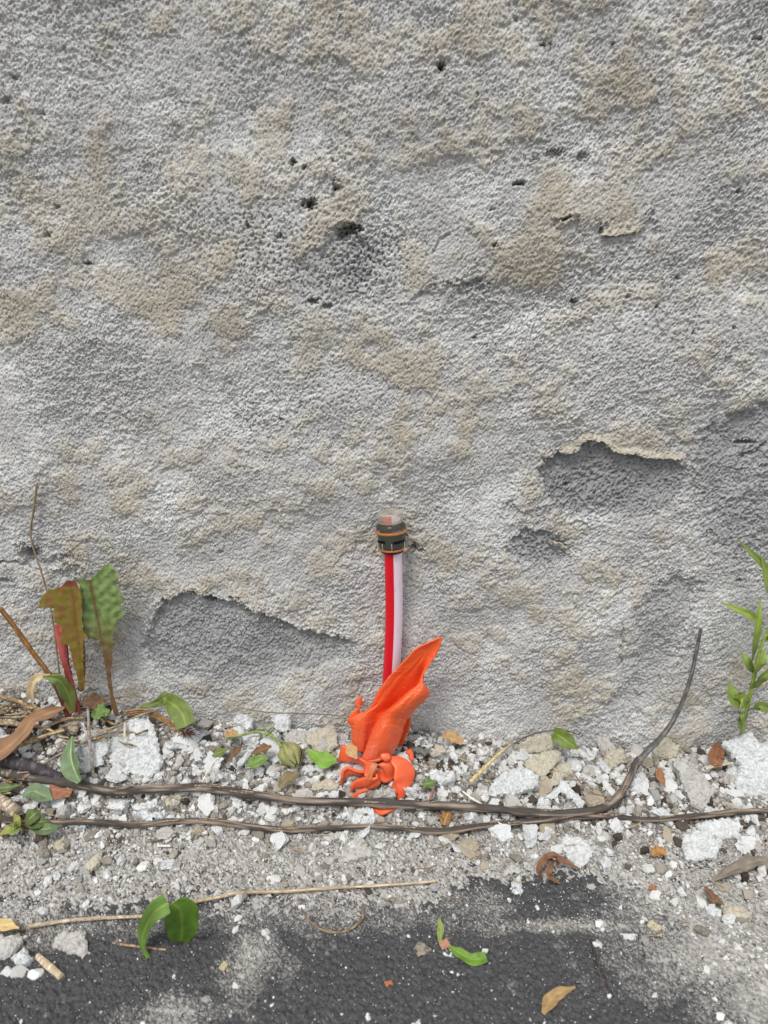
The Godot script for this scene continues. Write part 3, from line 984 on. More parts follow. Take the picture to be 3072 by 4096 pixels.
func build_flakes() -> void:
	flake_mat = sandy(1.0, 0.0004, 0.022, 0.2)
	var U := Vector3(0.0, 1.0, 0.15)
	var white := lin(206, 209, 210)
	var grey := lin(184, 183, 179)
	var tan_ := lin(186, 180, 164)
	var M := "mortar_flake"
	flake(M, "large white rounded plaster flake below the dandelion leaves", "flake", [585, 2868, 612, 2900, 640, 3010, 652, 3045, 630, 3085, 600, 3112, 540, 3102, 470, 3085, 430, 3035, 415, 3000, 450, 2950, 420, 2925, 450, 2905, 520, 2880], 0.006, Vector3(-0.1, 1.0, 0.75), 0.006, white, 0.0014)
	flake(M, "white angular flake between the grey-green leaf and the largest plaster flake", "flake", [303, 3000, 330, 2960, 400, 2942, 440, 2968, 422, 3010, 375, 3040, 370, 3075, 338, 3092, 320, 3060], 0.007, Vector3(0.1, 1.0, 0.6), 0.004, white)
	flake(M, "speckled cream plate leaning on the wall left of the orange duct", "flake", [1232, 2930, 1330, 2888, 1346, 2930, 1352, 2978, 1310, 3000, 1268, 3012, 1245, 2992, 1222, 2962], 0.010, Vector3(-0.15, 1.0, 0.85), 0.005, tan_)
	flake(M, "cream slab tucked under the left side of the speckled plate", "flake", [1132, 2932, 1180, 2915, 1245, 2922, 1245, 2990, 1190, 2985, 1140, 2965], 0.006, Vector3(0.1, 1.0, 0.6), 0.006, grey)
	flake(M, "upright white block against the wall above the vine stem", "flake", [1086, 2862, 1160, 2858, 1166, 2925, 1100, 2930], 0.008, Vector3(0.15, 0.6, 1.0), 0.010, white)
	flake(M, "white lump with a dark seed hollow at the wall left of the vine", "flake", [926, 2868, 950, 2842, 990, 2845, 1014, 2870, 1004, 2915, 960, 2925, 930, 2908], 0.008, Vector3(-0.1, 0.8, 0.9), 0.012, white, 0.0016)
	flake(M, "grey triangular flake below the thin twig in the middle", "flake", [1425, 3328, 1460, 3360, 1502, 3415, 1440, 3430, 1358, 3440, 1388, 3390], 0.005, U, 0.005, grey)
	flake(M, "cream flat flake left of the curled orange strips", "flake", [1238, 3150, 1282, 3105, 1320, 3120, 1352, 3128, 1350, 3152, 1270, 3160], 0.006, U, 0.004, tan_)
	flake(M, "beige flake against the wall under the thin bent stalk", "flake", [2060, 2988, 2120, 2945, 2200, 2932, 2222, 2985, 2165, 3010, 2090, 3012], 0.008, Vector3(0.1, 1.0, 0.8), 0.005, tan_)
	flake(M, "large beige rounded flake, uppermost of the fan right of the straw", "flake", [2088, 3052, 2150, 3012, 2230, 2992, 2252, 3028, 2212, 3070, 2172, 3122, 2140, 3092], 0.013, Vector3(0.15, 1.0, 0.6), 0.005, tan_)
	flake(M, "beige elongated flake tilted against the right of the large beige one", "flake", [2185, 3142, 2240, 3052, 2285, 3050, 2292, 3075, 2270, 3105, 2222, 3146], 0.009, Vector3(0.35, 1.0, 0.5), 0.004, tan_)
	flake(M, "bright white knobbly mortar plate right of the pale straw", "flake", [1950, 3165, 1985, 3105, 2040, 3070, 2100, 3072, 2158, 3098, 2150, 3148, 2085, 3160, 2050, 3172, 1990, 3182], 0.010, Vector3(0.0, 1.0, 0.4), 0.007, white, 0.0018)
	flake(M, "tan mortar lump at the wall left of the upturned twig", "flake", [2402, 3045, 2440, 2990, 2495, 2995, 2515, 3040, 2450, 3072], 0.009, Vector3(-0.1, 1.0, 0.7), 0.009, tan_, 0.0014)
	flake(M, "long white shard pointing down to the thick twig", "flake", [2240, 3118, 2262, 3120, 2345, 3212, 2320, 3226, 2228, 3150], 0.008, Vector3(-0.2, 1.0, 0.3), 0.005, white)
	flake(M, "long pale wedge-shaped slab right of the upturned twig", "flake", [2690, 3040, 2745, 3025, 2800, 3085, 2872, 3160, 2845, 3192, 2812, 3245, 2770, 3225, 2745, 3160, 2715, 3090], 0.010, Vector3(-0.1, 1.0, 0.45), 0.007, grey, 0.0013)
	flake(M, "tan triangular flake standing at the wall behind the upturned twig", "flake", [2600, 3020, 2670, 2945, 2722, 2985, 2715, 3030, 2650, 3045], 0.008, Vector3(-0.1, 0.7, 1.0), 0.006, tan_)
	flake(M, "biggest white slab at the right edge below the green plant", "flake", [2892, 2970, 2950, 2940, 3005, 2928, 3040, 2965, 3150, 2960, 3160, 3200, 3060, 3190, 2965, 3190, 2942, 3130, 2962, 3060, 2922, 3010], 0.012, Vector3(-0.1, 1.0, 0.9), 0.010, white, 0.0016)
	flake(M, "square white flake with a chipped dark spot at lower right", "flake", [2728, 3345, 2782, 3318, 2840, 3325, 2888, 3368, 2868, 3425, 2800, 3435, 2740, 3430], 0.007, U, 0.006, white, 0.0012)
	flake(M, "white slab half behind the square flake under the thin twig", "flake", [2782, 3295, 2850, 3272, 2960, 3265, 2965, 3345, 2880, 3350, 2800, 3330], 0.006, Vector3(0.0, 1.0, 0.35), 0.008, white)
	flake(M, "white rounded flake lying beside the brown curled root", "flake", [2238, 3345, 2272, 3330, 2345, 3362, 2380, 3400, 2350, 3450, 2318, 3462, 2265, 3425], 0.006, U, 0.005, white, 0.0012)
	flake(M, "grey five-sided flake at lower left beside the pale stub", "flake", [213, 3745, 265, 3722, 335, 3718, 356, 3815, 325, 3832, 215, 3785], 0.006, Vector3(0.0, 1.0, 0.3), 0.006, grey)
	flake(M, "pale flake lying under the straw tip at lower left edge", "flake", [-30, 3760, 60, 3728, 108, 3738, 65, 3795, 25, 3832, -30, 3830], 0.006, Vector3(0.1, 1.0, 0.3), 0.008, grey)
	flake(M, "knobbly white lump behind the three round pebbles", "flake", [45, 3818, 95, 3782, 132, 3828, 100, 3850, 55, 3848], 0.008, U, 0.009, white, 0.0016)
	flake(M, "pointed tan flake left of centre below the leaf rosette", "flake", [190, 3385, 215, 3358, 258, 3345, 260, 3392, 225, 3395], 0.005, U, 0.004, tan_)
	flake(M, "crooked tan flake in the grit left of the thin twig's middle", "flake", [328, 3462, 372, 3425, 412, 3400, 395, 3450, 360, 3482], 0.005, U, 0.004, tan_)
	flake(M, "long tan chip on the grit near the right edge", "flake", [2890, 3618, 2950, 3608, 3012, 3655, 2985, 3672, 2900, 3664], 0.006, U, 0.005, tan_)
	flake(M, "white chip left of the long tan chip near the right edge", "flake", [2820, 3620, 2850, 3612, 2890, 3640, 2880, 3665, 2835, 3655], 0.005, U, 0.005, white)
	flake(M, "white spear-shaped chunk at the top of the bare asphalt patch", "flake", [2045, 3535, 2065, 3510, 2095, 3550, 2085, 3582, 2060, 3575], 0.005, U, 0.005, white, 0.0014)
	flake(M, "white knobbly chunk in the middle of the bare asphalt patch", "flake", [2245, 3605, 2290, 3592, 2308, 3615, 2280, 3635, 2250, 3628], 0.004, U, 0.006, white, 0.0014)
	flake(M, "small white chunk right of centre on the bare asphalt patch", "flake", [2350, 3632, 2380, 3630, 2388, 3655, 2360, 3660], 0.004, U, 0.004, white)
	flake(M, "small white chunk at the right end of the bare asphalt patch", "flake", [2465, 3620, 2485, 3616, 2490, 3642, 2468, 3645], 0.004, U, 0.004, white)
	flake(M, "brown-grey gritty lump beside the green curled strip on asphalt", "flake", [1655, 3790, 1680, 3758, 1712, 3785, 1735, 3785, 1700, 3815, 1665, 3820], 0.005, U, 0.006, lin(150, 140, 128), 0.0014)
	flake(M, "white chunk under the green curled strip on asphalt", "flake", [1770, 3790, 1800, 3790, 1820, 3830, 1790, 3840], 0.003, U, 0.004, white, 0.0014)
	flake(M, "white chunk just right above the green curled strip", "flake", [1925, 3795, 1945, 3785, 1960, 3800, 1945, 3812, 1928, 3808], 0.004, U, 0.004, white)
	flake(M, "lone white chunk at the bottom edge left of centre", "flake", [1645, 4080, 1680, 4070, 1690, 4100, 1650, 4110], 0.004, U, 0.004, white)
	flake(M, "white lump at the top of the thin dark root on asphalt", "flake", [2375, 3770, 2405, 3765, 2410, 3790, 2385, 3795], 0.004, U, 0.004, white)
	flake(M, "pale knobbly lump lodged under the twig in front of the curled strips", "flake", [1495, 3170, 1530, 3140, 1575, 3150, 1585, 3185, 1560, 3200, 1500, 3198], 0.010, Vector3(0, 1.0, 0.5), 0.010, grey, 0.0020)
	flake(M, "white lump between the twigs below the orange curls", "flake", [1380, 3225, 1470, 3225, 1520, 3260, 1490, 3295, 1420, 3290, 1385, 3260], 0.007, U, 0.008, white, 0.0020)
	flake(M, "flat grey flake crossing under the thin twig left of centre", "flake", [1290, 3340, 1380, 3320, 1375, 3335, 1330, 3360, 1295, 3358], 0.004, U, 0.004, grey)
	flake(M, "white cube-like lump by the wall right of the orange duct", "flake", [1650, 2970, 1680, 2940, 1692, 2955, 1665, 2985], 0.012, Vector3(-0.2, 0.9, 0.8), 0.008, white)
	flake(M, "beige flake standing right of the duct near the brown leaf", "flake", [1722, 3020, 1745, 2978, 1785, 2985, 1790, 3010, 1735, 3028], 0.014, Vector3(0.1, 0.8, 0.9), 0.006, tan_)
	flake(M, "white upright shard leaning right of the beige standing flake", "flake", [1795, 2985, 1810, 2985, 1835, 3040, 1825, 3058, 1805, 3035], 0.012, Vector3(-0.3, 0.8, 0.8), 0.005, white)
	flake(M, "white knobbly lump right of the duct below the beige flake", "flake", [1712, 3095, 1760, 3080, 1820, 3085, 1822, 3118, 1775, 3135, 1725, 3125], 0.009, Vector3(0, 1.0, 0.5), 0.010, white, 0.0022)
	flake(M, "narrow dark slate chip lying right behind the duct", "flake", [1640, 2985, 1715, 2995, 1728, 3010, 1700, 3014, 1650, 3000], 0.010, Vector3(0.1, 1, 0.4), 0.004, lin(120, 118, 115))
	flake(M, "white slanted shard left of the grey dried leaf by the vine", "flake", [945, 3050, 995, 3000, 1005, 3012, 985, 3045, 955, 3065], 0.008, Vector3(0.1, 1, 0.6), 0.005, white)
	flake(M, "pale oval flake upright in grit left of the bud", "flake", [835, 3090, 860, 3055, 878, 3072, 870, 3120, 845, 3130], 0.007, Vector3(0.1, 1, 0.5), 0.004, grey)
	flake(M, "small white plate between the twig and the largest plaster flake", "flake", [720, 3115, 750, 3105, 768, 3120, 748, 3138, 722, 3135], 0.005, U, 0.005, white)
	flake(M, "white pointed chip right of the largest plaster flake", "flake", [768, 3010, 790, 2985, 810, 3012, 800, 3045, 775, 3035], 0.008, Vector3(0.1, 1, 0.6), 0.005, white)
	flake(M, "grey block standing right of the largest plaster flake", "flake", [688, 3070, 715, 3005, 735, 3040, 720, 3070, 700, 3078], 0.007, Vector3(0.2, 1, 0.6), 0.006, grey)
	flake(M, "wide white flake half under the thick twig left of centre", "flake", [520, 3220, 560, 3195, 620, 3198, 625, 3215, 580, 3232, 540, 3230], 0.005, U, 0.005, white)
	flake(M, "white crumbly flake between the two twigs at left", "flake", [528, 3255, 560, 3230, 640, 3245, 655, 3268, 580, 3272], 0.006, U, 0.006, white, 0.0018)
	flake(M, "white crumb cluster between the twigs below the pale straw bit", "flake", [645, 3240, 690, 3240, 705, 3270, 670, 3282, 650, 3268], 0.006, U, 0.006, white, 0.0018)
	flake(M, "white plate under the leaf by the left end of the twig", "flake", [75, 3165, 130, 3140, 140, 3165, 110, 3180, 80, 3190], 0.006, U, 0.005, white)
	flake(M, "pale crumbly lump between the twigs below the brown leaf scrap", "flake", [220, 3245, 255, 3195, 280, 3205, 280, 3235, 245, 3258], 0.006, U, 0.008, grey, 0.002)
	flake(M, "tan flake with a straw on it between the twigs", "flake", [655, 3180, 730, 3175, 720, 3205, 680, 3225, 660, 3210], 0.005, U, 0.004, tan_)
	flake(M, "grey flake left of the white crumb cluster near thin twig", "flake", [640, 3315, 680, 3310, 672, 3340, 650, 3350, 638, 3338], 0.005, U, 0.004, grey)
	flake(M, "tan square flake below the thin twig left of the triangle", "flake", [815, 3340, 855, 3335, 858, 3350, 838, 3360, 820, 3352], 0.005, U, 0.004, tan_)
	flake(M, "pale triangular flake below the thin twig right of the middle", "flake", [2005, 3490, 2045, 3440, 2085, 3480, 2070, 3492, 2030, 3495], 0.005, U, 0.005, grey)
	flake(M, "white rough lump above the curled root", "flake", [2400, 3430, 2440, 3425, 2452, 3450, 2420, 3462], 0.005, U, 0.006, white, 0.0016)
	for q in [[22, 3890, 0.0046], [80, 3890, 0.0052], [142, 3893, 0.0050]]:
		var at := G(q[0], q[1], 0.003)
		var names := {22: "leftmost and whitest of the three round pebbles on the asphalt", 80: "middle speckled grey pebble of the three round ones on the asphalt", 142: "rightmost white pebble of the three round ones on the asphalt"}
		var o := top("pebble", stone_mesh(2, 0.03, 700 + int(q[0]), 0.85), mat(1.0, 0.0005, 0.02, Color(0.86, 0.87, 0.87) if q[0] != 80 else Color(0.72, 0.72, 0.71), 0.2), at, names[int(q[0])], "pebble", "three round pebbles at lower left")
		o.scale = Vector3.ONE * q[2]

# ------------------------------------------------------------------ twigs and straws
func bark(c0: Color, c1: Color, amount: float, key: float) -> Callable:
	return func(s: float, t: float):
		var k := nz2.get_noise_3d(cos(s * TAU) * 46.0 + key, sin(s * TAU) * 46.0, t * 110.0) + 0.6 * nz.get_noise_2d(t * 160.0 + key, s * 20.0)
		var c := c0.lerp(c1, smoothstep(0.35 - amount, 0.75 - amount, k + 0.25))
		var d := 1.0 + 0.35 * nz2.get_noise_2d(s * 200.0, t * 300.0 + key)
		return Color(c.r * d, c.g * d, c.b * d)

func line(list: Array, lift: float) -> PackedVector3Array:   # pixel pairs resting on the ground
	var o := PackedVector3Array()
	for k in range(0, list.size(), 2): o.append(G(list[k], list[k + 1], lift))
	return o

func wall_line(list: Array) -> PackedVector3Array:           # pixel pairs with a distance from the wall
	var o := PackedVector3Array()
	for k in range(0, list.size(), 3): o.append(P(list[k], list[k + 1], list[k + 2]))
	return o

func rod(called: String, label: String, cat: String, pts: PackedVector3Array, radii: Array, c0: Color, c1: Color, rough := 0.12, amount := 0.1, n := 120, seg := 12) -> MeshInstance3D:
	var g := sweep(pts, radii, n, seg, rough, bark(c0, c1, amount, pts[0].x * 777.0))
	var base := g.middle()
	return top(called, g.mesh(base), twig_mat, base, label, cat)

var twig_mat: StandardMaterial3D

func peel(o: MeshInstance3D, p: PackedVector3Array) -> void:  # slivers of bark and bud stubs along a twig
	for k in 16:
		var t := rng.randf_range(0.03, 0.94)
		var n := (cr(p, t + 0.01) - cr(p, t)).normalized()
		var out := Vector3(rng.randf_range(-0.3, 0.3), 1.0, rng.randf_range(-0.2, 1.0)).slide(n).normalized()
		var l := rng.randf_range(0.006, 0.016)
		var r := 0.0018 if p.size() > 18 and p[0].z > 0.09 else 0.0026
		var a := cr(p, t) + out * r
		var pts := PackedVector3Array([a, a + n * l * 0.5 + out * 0.0006, a + n * l + out * rng.randf_range(0.0008, 0.003)])
		part("bark_sliver", sweep(pts, [0.0008, 0.0007, 0.0002], 14, 6, 0.15, bark(lin(110, 98, 88), lin(180, 164, 146), 0.1, k * 3.0)).mesh(o.position), twig_mat, o)

func build_twigs() -> void:
	twig_mat = mat(0.85, 0.0003, 0.012, Color.WHITE, 0.3)
	var dk := lin(82, 76, 72)
	var lt := lin(146, 134, 122)
	var knots := func(r0: float, taper: float) -> Array:
		var o := []
		for k in 64:
			var u := k / 63.0
			o.append(r0 * (1.0 - taper * u) * (1.0 + 0.10 * nz.get_noise_1d(k * 47.0) + (0.28 if k % 11 == 4 else 0.0)))
		return o
	var p := line([118, 3112, 230, 3126, 330, 3142, 440, 3165, 560, 3160, 700, 3155, 800, 3148, 900, 3163, 1050, 3183, 1200, 3205, 1400, 3208, 1600, 3215, 1760, 3222, 1950, 3235, 2100, 3248, 2250, 3252, 2400, 3235], 0.010)
	p.append_array(wall_line([2475, 3185, 0.060, 2525, 3100, 0.048, 2550, 3025, 0.042]))
	rod("stalk", "thin dark grey stalk curving up the wall from the thick twig's end", "stalk", wall_line([2535, 3075, 0.040, 2580, 3015, 0.034, 2660, 2930, 0.025, 2720, 2830, 0.018, 2760, 2720, 0.013, 2785, 2610, 0.010, 2803, 2515, 0.010]), [0.0026, 0.0023, 0.0018, 0.0015, 0.0014, 0.0012], lin(88, 86, 86), lin(122, 120, 118), 0.08, 0.05)
	peel(rod("twig", "thick brown twig lying across the photo with its right end bent up", "twig", p, knots.call(0.0030, 0.1) + [0.0026, 0.0020, 0.0006], dk, lt, 0.2, 0.12, 320, 16), p)
	p = line([15, 3278, 150, 3295, 300, 3288, 430, 3292, 560, 3300, 700, 3285, 850, 3287, 1000, 3305, 1130, 3318, 1300, 3312, 1450, 3305, 1600, 3312, 1760, 3325, 1950, 3300, 2150, 3285, 2300, 3267, 2450, 3265, 2600, 3278, 2800, 3262, 2950, 3248, 3120, 3240], 0.006)
	peel(rod("twig", "thinner brown twig running the full width in front of the thick one", "twig", p, knots.call(0.0020, 0.05), dk, lin(154, 138, 122), 0.2, 0.16, 320, 14), p)
	rod("twig", "dark bluish grey stick end at the left edge above the thick twig", "twig", line([-60, 3020, 60, 3050, 150, 3075, 250, 3108], 0.012), [0.0050, 0.0046, 0.0040, 0.0024], lin(72, 68, 72), lin(104, 100, 104), 0.1, 0.0, 80, 14)
	rod("twig", "short brown stick end left behind the thick twig's butt", "twig", line([-60, 3082, 60, 3098, 140, 3112], 0.008), [0.0036, 0.0036, 0.0030], dk, lt, 0.16, 0.1, 60, 12)
	rod("twig", "pale broken stick stub at the left edge between the twigs", "twig", line([-50, 3170, 20, 3215, 68, 3248], 0.009), [0.0046, 0.0044, 0.0040], lin(150, 135, 120), lin(215, 200, 180), 0.12, 0.15, 50, 14)
	rod("twig", "thin grey stick standing up in front of the white angular flake", "twig", PackedVector3Array([G(372, 3112, 0.004), G(368, 3050, 0.010), G(358, 2960, 0.016), G(352, 2835, 0.030)]), [0.0013, 0.0012, 0.0013, 0.0010], lin(140, 130, 122), lin(180, 170, 160), 0.1)
	rod("stalk", "long thin grey stalk slanting over the largest plaster flake", "stalk", line([170, 3055, 300, 2985, 420, 2930, 540, 2870, 650, 2832, 740, 2805], 0.012), [0.0007, 0.0009, 0.0009, 0.0008, 0.0006], lin(140, 134, 126), lin(170, 162, 150), 0.08)
	rod("stalk", "thin bent dry stalk rising up the wall above the dandelion", "stalk", wall_line([252, 2820, 0.022, 230, 2630, 0.018, 208, 2465, 0.012, 175, 2320, 0.008, 124, 2150, 0.006, 135, 2040, 0.006, 148, 1935, 0.008]), [0.0007, 0.0007, 0.0007, 0.0008, 0.0009], lin(150, 135, 115), lin(120, 100, 75), 0.08)
	rod("straw", "long pale straw on the grit reaching to the green folded leaf", "straw", line([115, 3705, 250, 3685, 400, 3672, 500, 3668, 575, 3665], 0.004), [0.0013, 0.0012, 0.0011, 0.0010], lin(170, 155, 135), lin(215, 200, 178), 0.1)
	rod("straw", "long pale straw rising right from the green folded leaf", "straw", line([745, 3615, 860, 3590, 980, 3570, 1150, 3565, 1350, 3550, 1550, 3540, 1745, 3525], 0.004), [0.0012, 0.0011, 0.0010, 0.0009, 0.0007], lin(175, 158, 130), lin(222, 206, 180), 0.1)
	rod("straw", "yellow split straw on the rubble right of the orange duct", "straw", line([1880, 3128, 1930, 3080, 1990, 3020, 2045, 2975], 0.014), [0.0016, 0.0014, 0.0013, 0.0004], lin(190, 170, 120), lin(222, 208, 165), 0.1)
	rod("straw", "flat pale straw piece on the asphalt at lower left", "straw", line([150, 3825, 190, 3860, 245, 3908], 0.004), [0.0020, 0.0022, 0.0020], lin(190, 172, 145), lin(222, 208, 186), 0.1, 0.1, 40)
	rod("straw", "short brown straw under the tip of the folded leaf", "straw", line([450, 3772, 540, 3785, 665, 3800], 0.003), [0.0006, 0.0008, 0.0007], lin(150, 125, 100), lin(185, 160, 130), 0.1)
	rod("root", "curved pale root lying on the asphalt edge below centre", "root", line([1205, 3632, 1235, 3680, 1290, 3720, 1350, 3730, 1410, 3712, 1450, 3670, 1452, 3630], 0.003), [0.0005, 0.0006, 0.0007, 0.0008, 0.0009, 0.0006], lin(120, 100, 80), lin(165, 145, 120), 0.1)
	rod("root", "thin dark root on the asphalt right of the bottom middle", "root", line([2368, 3758, 2375, 3810, 2400, 3870, 2420, 3920, 2432, 3958], 0.003), [0.0007, 0.0008, 0.0007, 0.0005], lin(64, 56, 54), lin(92, 80, 76), 0.12)
	rod("stalk", "thin dark bent stalk against the wall over the beige flakes", "stalk", wall_line([2060, 2972, 0.014, 2110, 2945, 0.014, 2180, 2925, 0.014, 2260, 2922, 0.014, 2320, 2940, 0.016]), [0.0005, 0.0006, 0.0006, 0.0004], lin(90, 80, 74), lin(120, 108, 98), 0.05)
	rod("stalk", "hair-thin grey stalk reaching along the wall to the orange duct", "stalk", wall_line([950, 2830, 0.014, 1080, 2850, 0.016, 1250, 2855, 0.022, 1432, 2868, 0.036]), [0.0003, 0.0004, 0.0004, 0.0004], lin(110, 100, 92), lin(130, 120, 110), 0.0)
	rod("straw", "pale straw bit lying on the largest plaster flake", "straw", line([500, 2892, 498, 2950], 0.014), [0.0009, 0.0009], lin(205, 195, 170), lin(220, 212, 190), 0.05, 0.1, 20)
	rod("straw", "short reddish stem stub poking up right of the curls", "stalk", line([1722, 3200, 1735, 3145], 0.012), [0.0012, 0.0010], lin(130, 95, 90), lin(160, 130, 120), 0.08, 0.1, 20)
	rod("straw", "thin white straw beside the thick twig right of the curls", "straw", line([1850, 3165, 1890, 3195, 1925, 3215], 0.010), [0.0007, 0.0009, 0.0006], lin(220, 215, 195), lin(235, 230, 215), 0.05, 0.1, 20)
	rod("straw", "thin white straw slanting by the pale oval flake", "straw", line([808, 3130, 840, 3070, 890, 3000], 0.009), [0.0006, 0.0006, 0.0004], lin(215, 210, 190), lin(230, 225, 210), 0.05, 0.1, 30)
	rod("straw", "short white straw on the grit below the thin twig", "straw", line([628, 3383, 682, 3384], 0.003), [0.0007, 0.0007], lin(225, 222, 210), lin(235, 232, 222), 0.0, 0.1, 20)
	rod("straw", "thin brown sprig on the grit below the thin twig at left", "straw", line([602, 3368, 670, 3352, 725, 3335], 0.003), [0.0006, 0.0006, 0.0004], lin(110, 90, 75), lin(140, 120, 100), 0.05, 0.1, 30)
	rod("straw", "curved brown fibre among the rubble below the beige fan", "straw", line([2290, 3085, 2330, 3140, 2370, 3170, 2420, 3185, 2465, 3186], 0.010), [0.0005, 0.0005, 0.0004], lin(130, 105, 80), lin(165, 140, 110), 0.05)
	rod("straw", "pale woody splinter left of the big right slab", "straw", line([2820, 3075, 2870, 3060, 2932, 3052], 0.012), [0.0013, 0.0016, 0.0010], lin(180, 168, 145), lin(215, 205, 182), 0.1, 0.1, 30)
	for q in [["dry brown grass stem at left, topmost in the litter heap", [-60, 2770, 60, 2800, 150, 2838, 185, 2848], 0.010, 0.0016], ["pale dry grass stem in the left litter under the brown leaf", [-60, 2885, 40, 2893, 100, 2900, 160, 2905], 0.008, 0.0017], ["greenish dry stem at left below the brown curled leaf", [75, 2985, 130, 2962, 190, 2940, 255, 2915], 0.010, 0.0016], ["brown dry stem arching left of the dandelion base", [160, 2925, 220, 2890, 290, 2872, 340, 2872], 0.012, 0.0012], ["dark dry stem low in the left litter heap", [-60, 2838, 40, 2845, 90, 2862, 120, 2890], 0.010, 0.0015], ["pale stem crossing the litter beside the green leaf", [100, 2805, 140, 2770, 160, 2760], 0.016, 0.0010]]:
		rod("straw", q[0], "straw", line(q[1], q[2]), [q[3], q[3] * 1.1, q[3] * 0.9], lin(140, 118, 92) if not q[0].begins_with("dark") else lin(80, 66, 60), lin(190, 172, 140), 0.12, 0.1, 50, 10)

func build_litter() -> void:
	var lots := [[34, -20, 560, 2800, 2990, "dry stem", "dry stems under the dandelion"], [12, -10, 300, 3040, 3330, "soil fibre", "fibres at the left edge"], [26, 600, 3072, 2960, 3420, "loose fibre", "loose fibres in the rubble"], [10, 1500, 3072, 3450, 3800, "asphalt fibre", "fibres on the dusty asphalt edge"]]
	for L in lots:
		for k in L[0]:
			var px := rng.randf_range(L[1], L[2])
			var py := rng.randf_range(L[3], L[4])
			var a := rng.randf_range(-0.6, 0.6) + (PI if rng.randf() < 0.5 else 0.0)
			var n: float = rng.randf_range(40, 150) * (1.0 if L[2] < 600 else 0.65)
			var r := rng.randf_range(0.0003, 0.0010) * (1.0 if L[2] < 600 else 0.6)
			var pts := PackedVector3Array()
			for q in 4:
				var u := q / 3.0
				pts.append(G(px + cos(a) * n * u + rng.randf_range(-6, 6), py + sin(a) * n * 0.6 * u + rng.randf_range(-6, 6), 0.004 + rng.randf() * (0.012 if L[2] < 600 else 0.005)))
			var t := rng.randf()
			var o := rod("dry_fibre", beside("%s %s %s" % ["long" if n > 90 else "short", "brown" if t < 0.35 else "tan" if t < 0.7 else "pale", L[5]], pts[1]), "dry stem", pts, [r, r * 1.1, r * 0.6], lin(112, 88, 66).lerp(lin(176, 158, 124), t), lin(150, 124, 96).lerp(lin(206, 190, 156), t), 0.1, 0.1, 24, 7)
			o.set_meta("group", L[6])

# ------------------------------------------------------------------ leaves
var leaf_mat: StandardMaterial3D
var dry_mat: StandardMaterial3D

func leaf(called: String, label: String, cat: String, spine: PackedVector3Array, half: Array, up: Vector3, c0: Color, c1: Color, fold := 0.25, wave := 0.15, teeth := 0.0, parent: Node3D = null, dry := false) -> MeshInstance3D:
	var g := blade(spine, half, up.normalized(), fold, wave, teeth, c0, c1)
	var m := dry_mat if dry else leaf_mat
	if parent:
		return part(called, g.mesh(parent.position), m, parent, label)
	var base := g.middle()
	return top(called, g.mesh(base), m, base, label, cat)

func outline_leaf(called: String, parent: Node3D, ox: float, oy: float, k: float, out: Array, z0: float, rib: Array, cf: Callable, pucker: float, label := "") -> void:
	# a leaf whose outline is given in pixels of an enlargement; it stands about z0 from the wall, its midrib is the line rib
	var poly := PackedVector2Array()
	for q in range(0, out.size(), 2):
		poly.append(Vector2(ox + out[q] / k, oy + out[q + 1] / k) * 0.00017)
	var r := PackedVector2Array()
	for q in range(0, rib.size(), 2):
		r.append(Vector2(ox + rib[q] / k, oy + rib[q + 1] / k) * 0.00017)
	var place := func(w: Vector2, rim: bool, back: bool):
		var d := 1.0
		for e in r.size() - 1: d = minf(d, seg_dist(w, r[e], r[e + 1]))
		var z := z0 + minf(d, 0.012) * 0.35 + 0.6 * pucker * (nz.get_noise_2d(w.x * 2600.0, w.y * 2600.0) + 0.5 * sin(w.y * 900.0 + d * 400.0 + w.x * 300.0) * minf(d / 0.006, 1.0) * (1.0 if pucker > 0.001 else 0.0))
		if back: z -= 0.0004
		return [P(w.x / 0.00017, w.y / 0.00017, z), cf.call(w / 0.00017, d)]
	var g := slab(poly, 0.0013, place, 0.0007)
	part(called, g.mesh(parent.position), leaf_mat, parent, label)

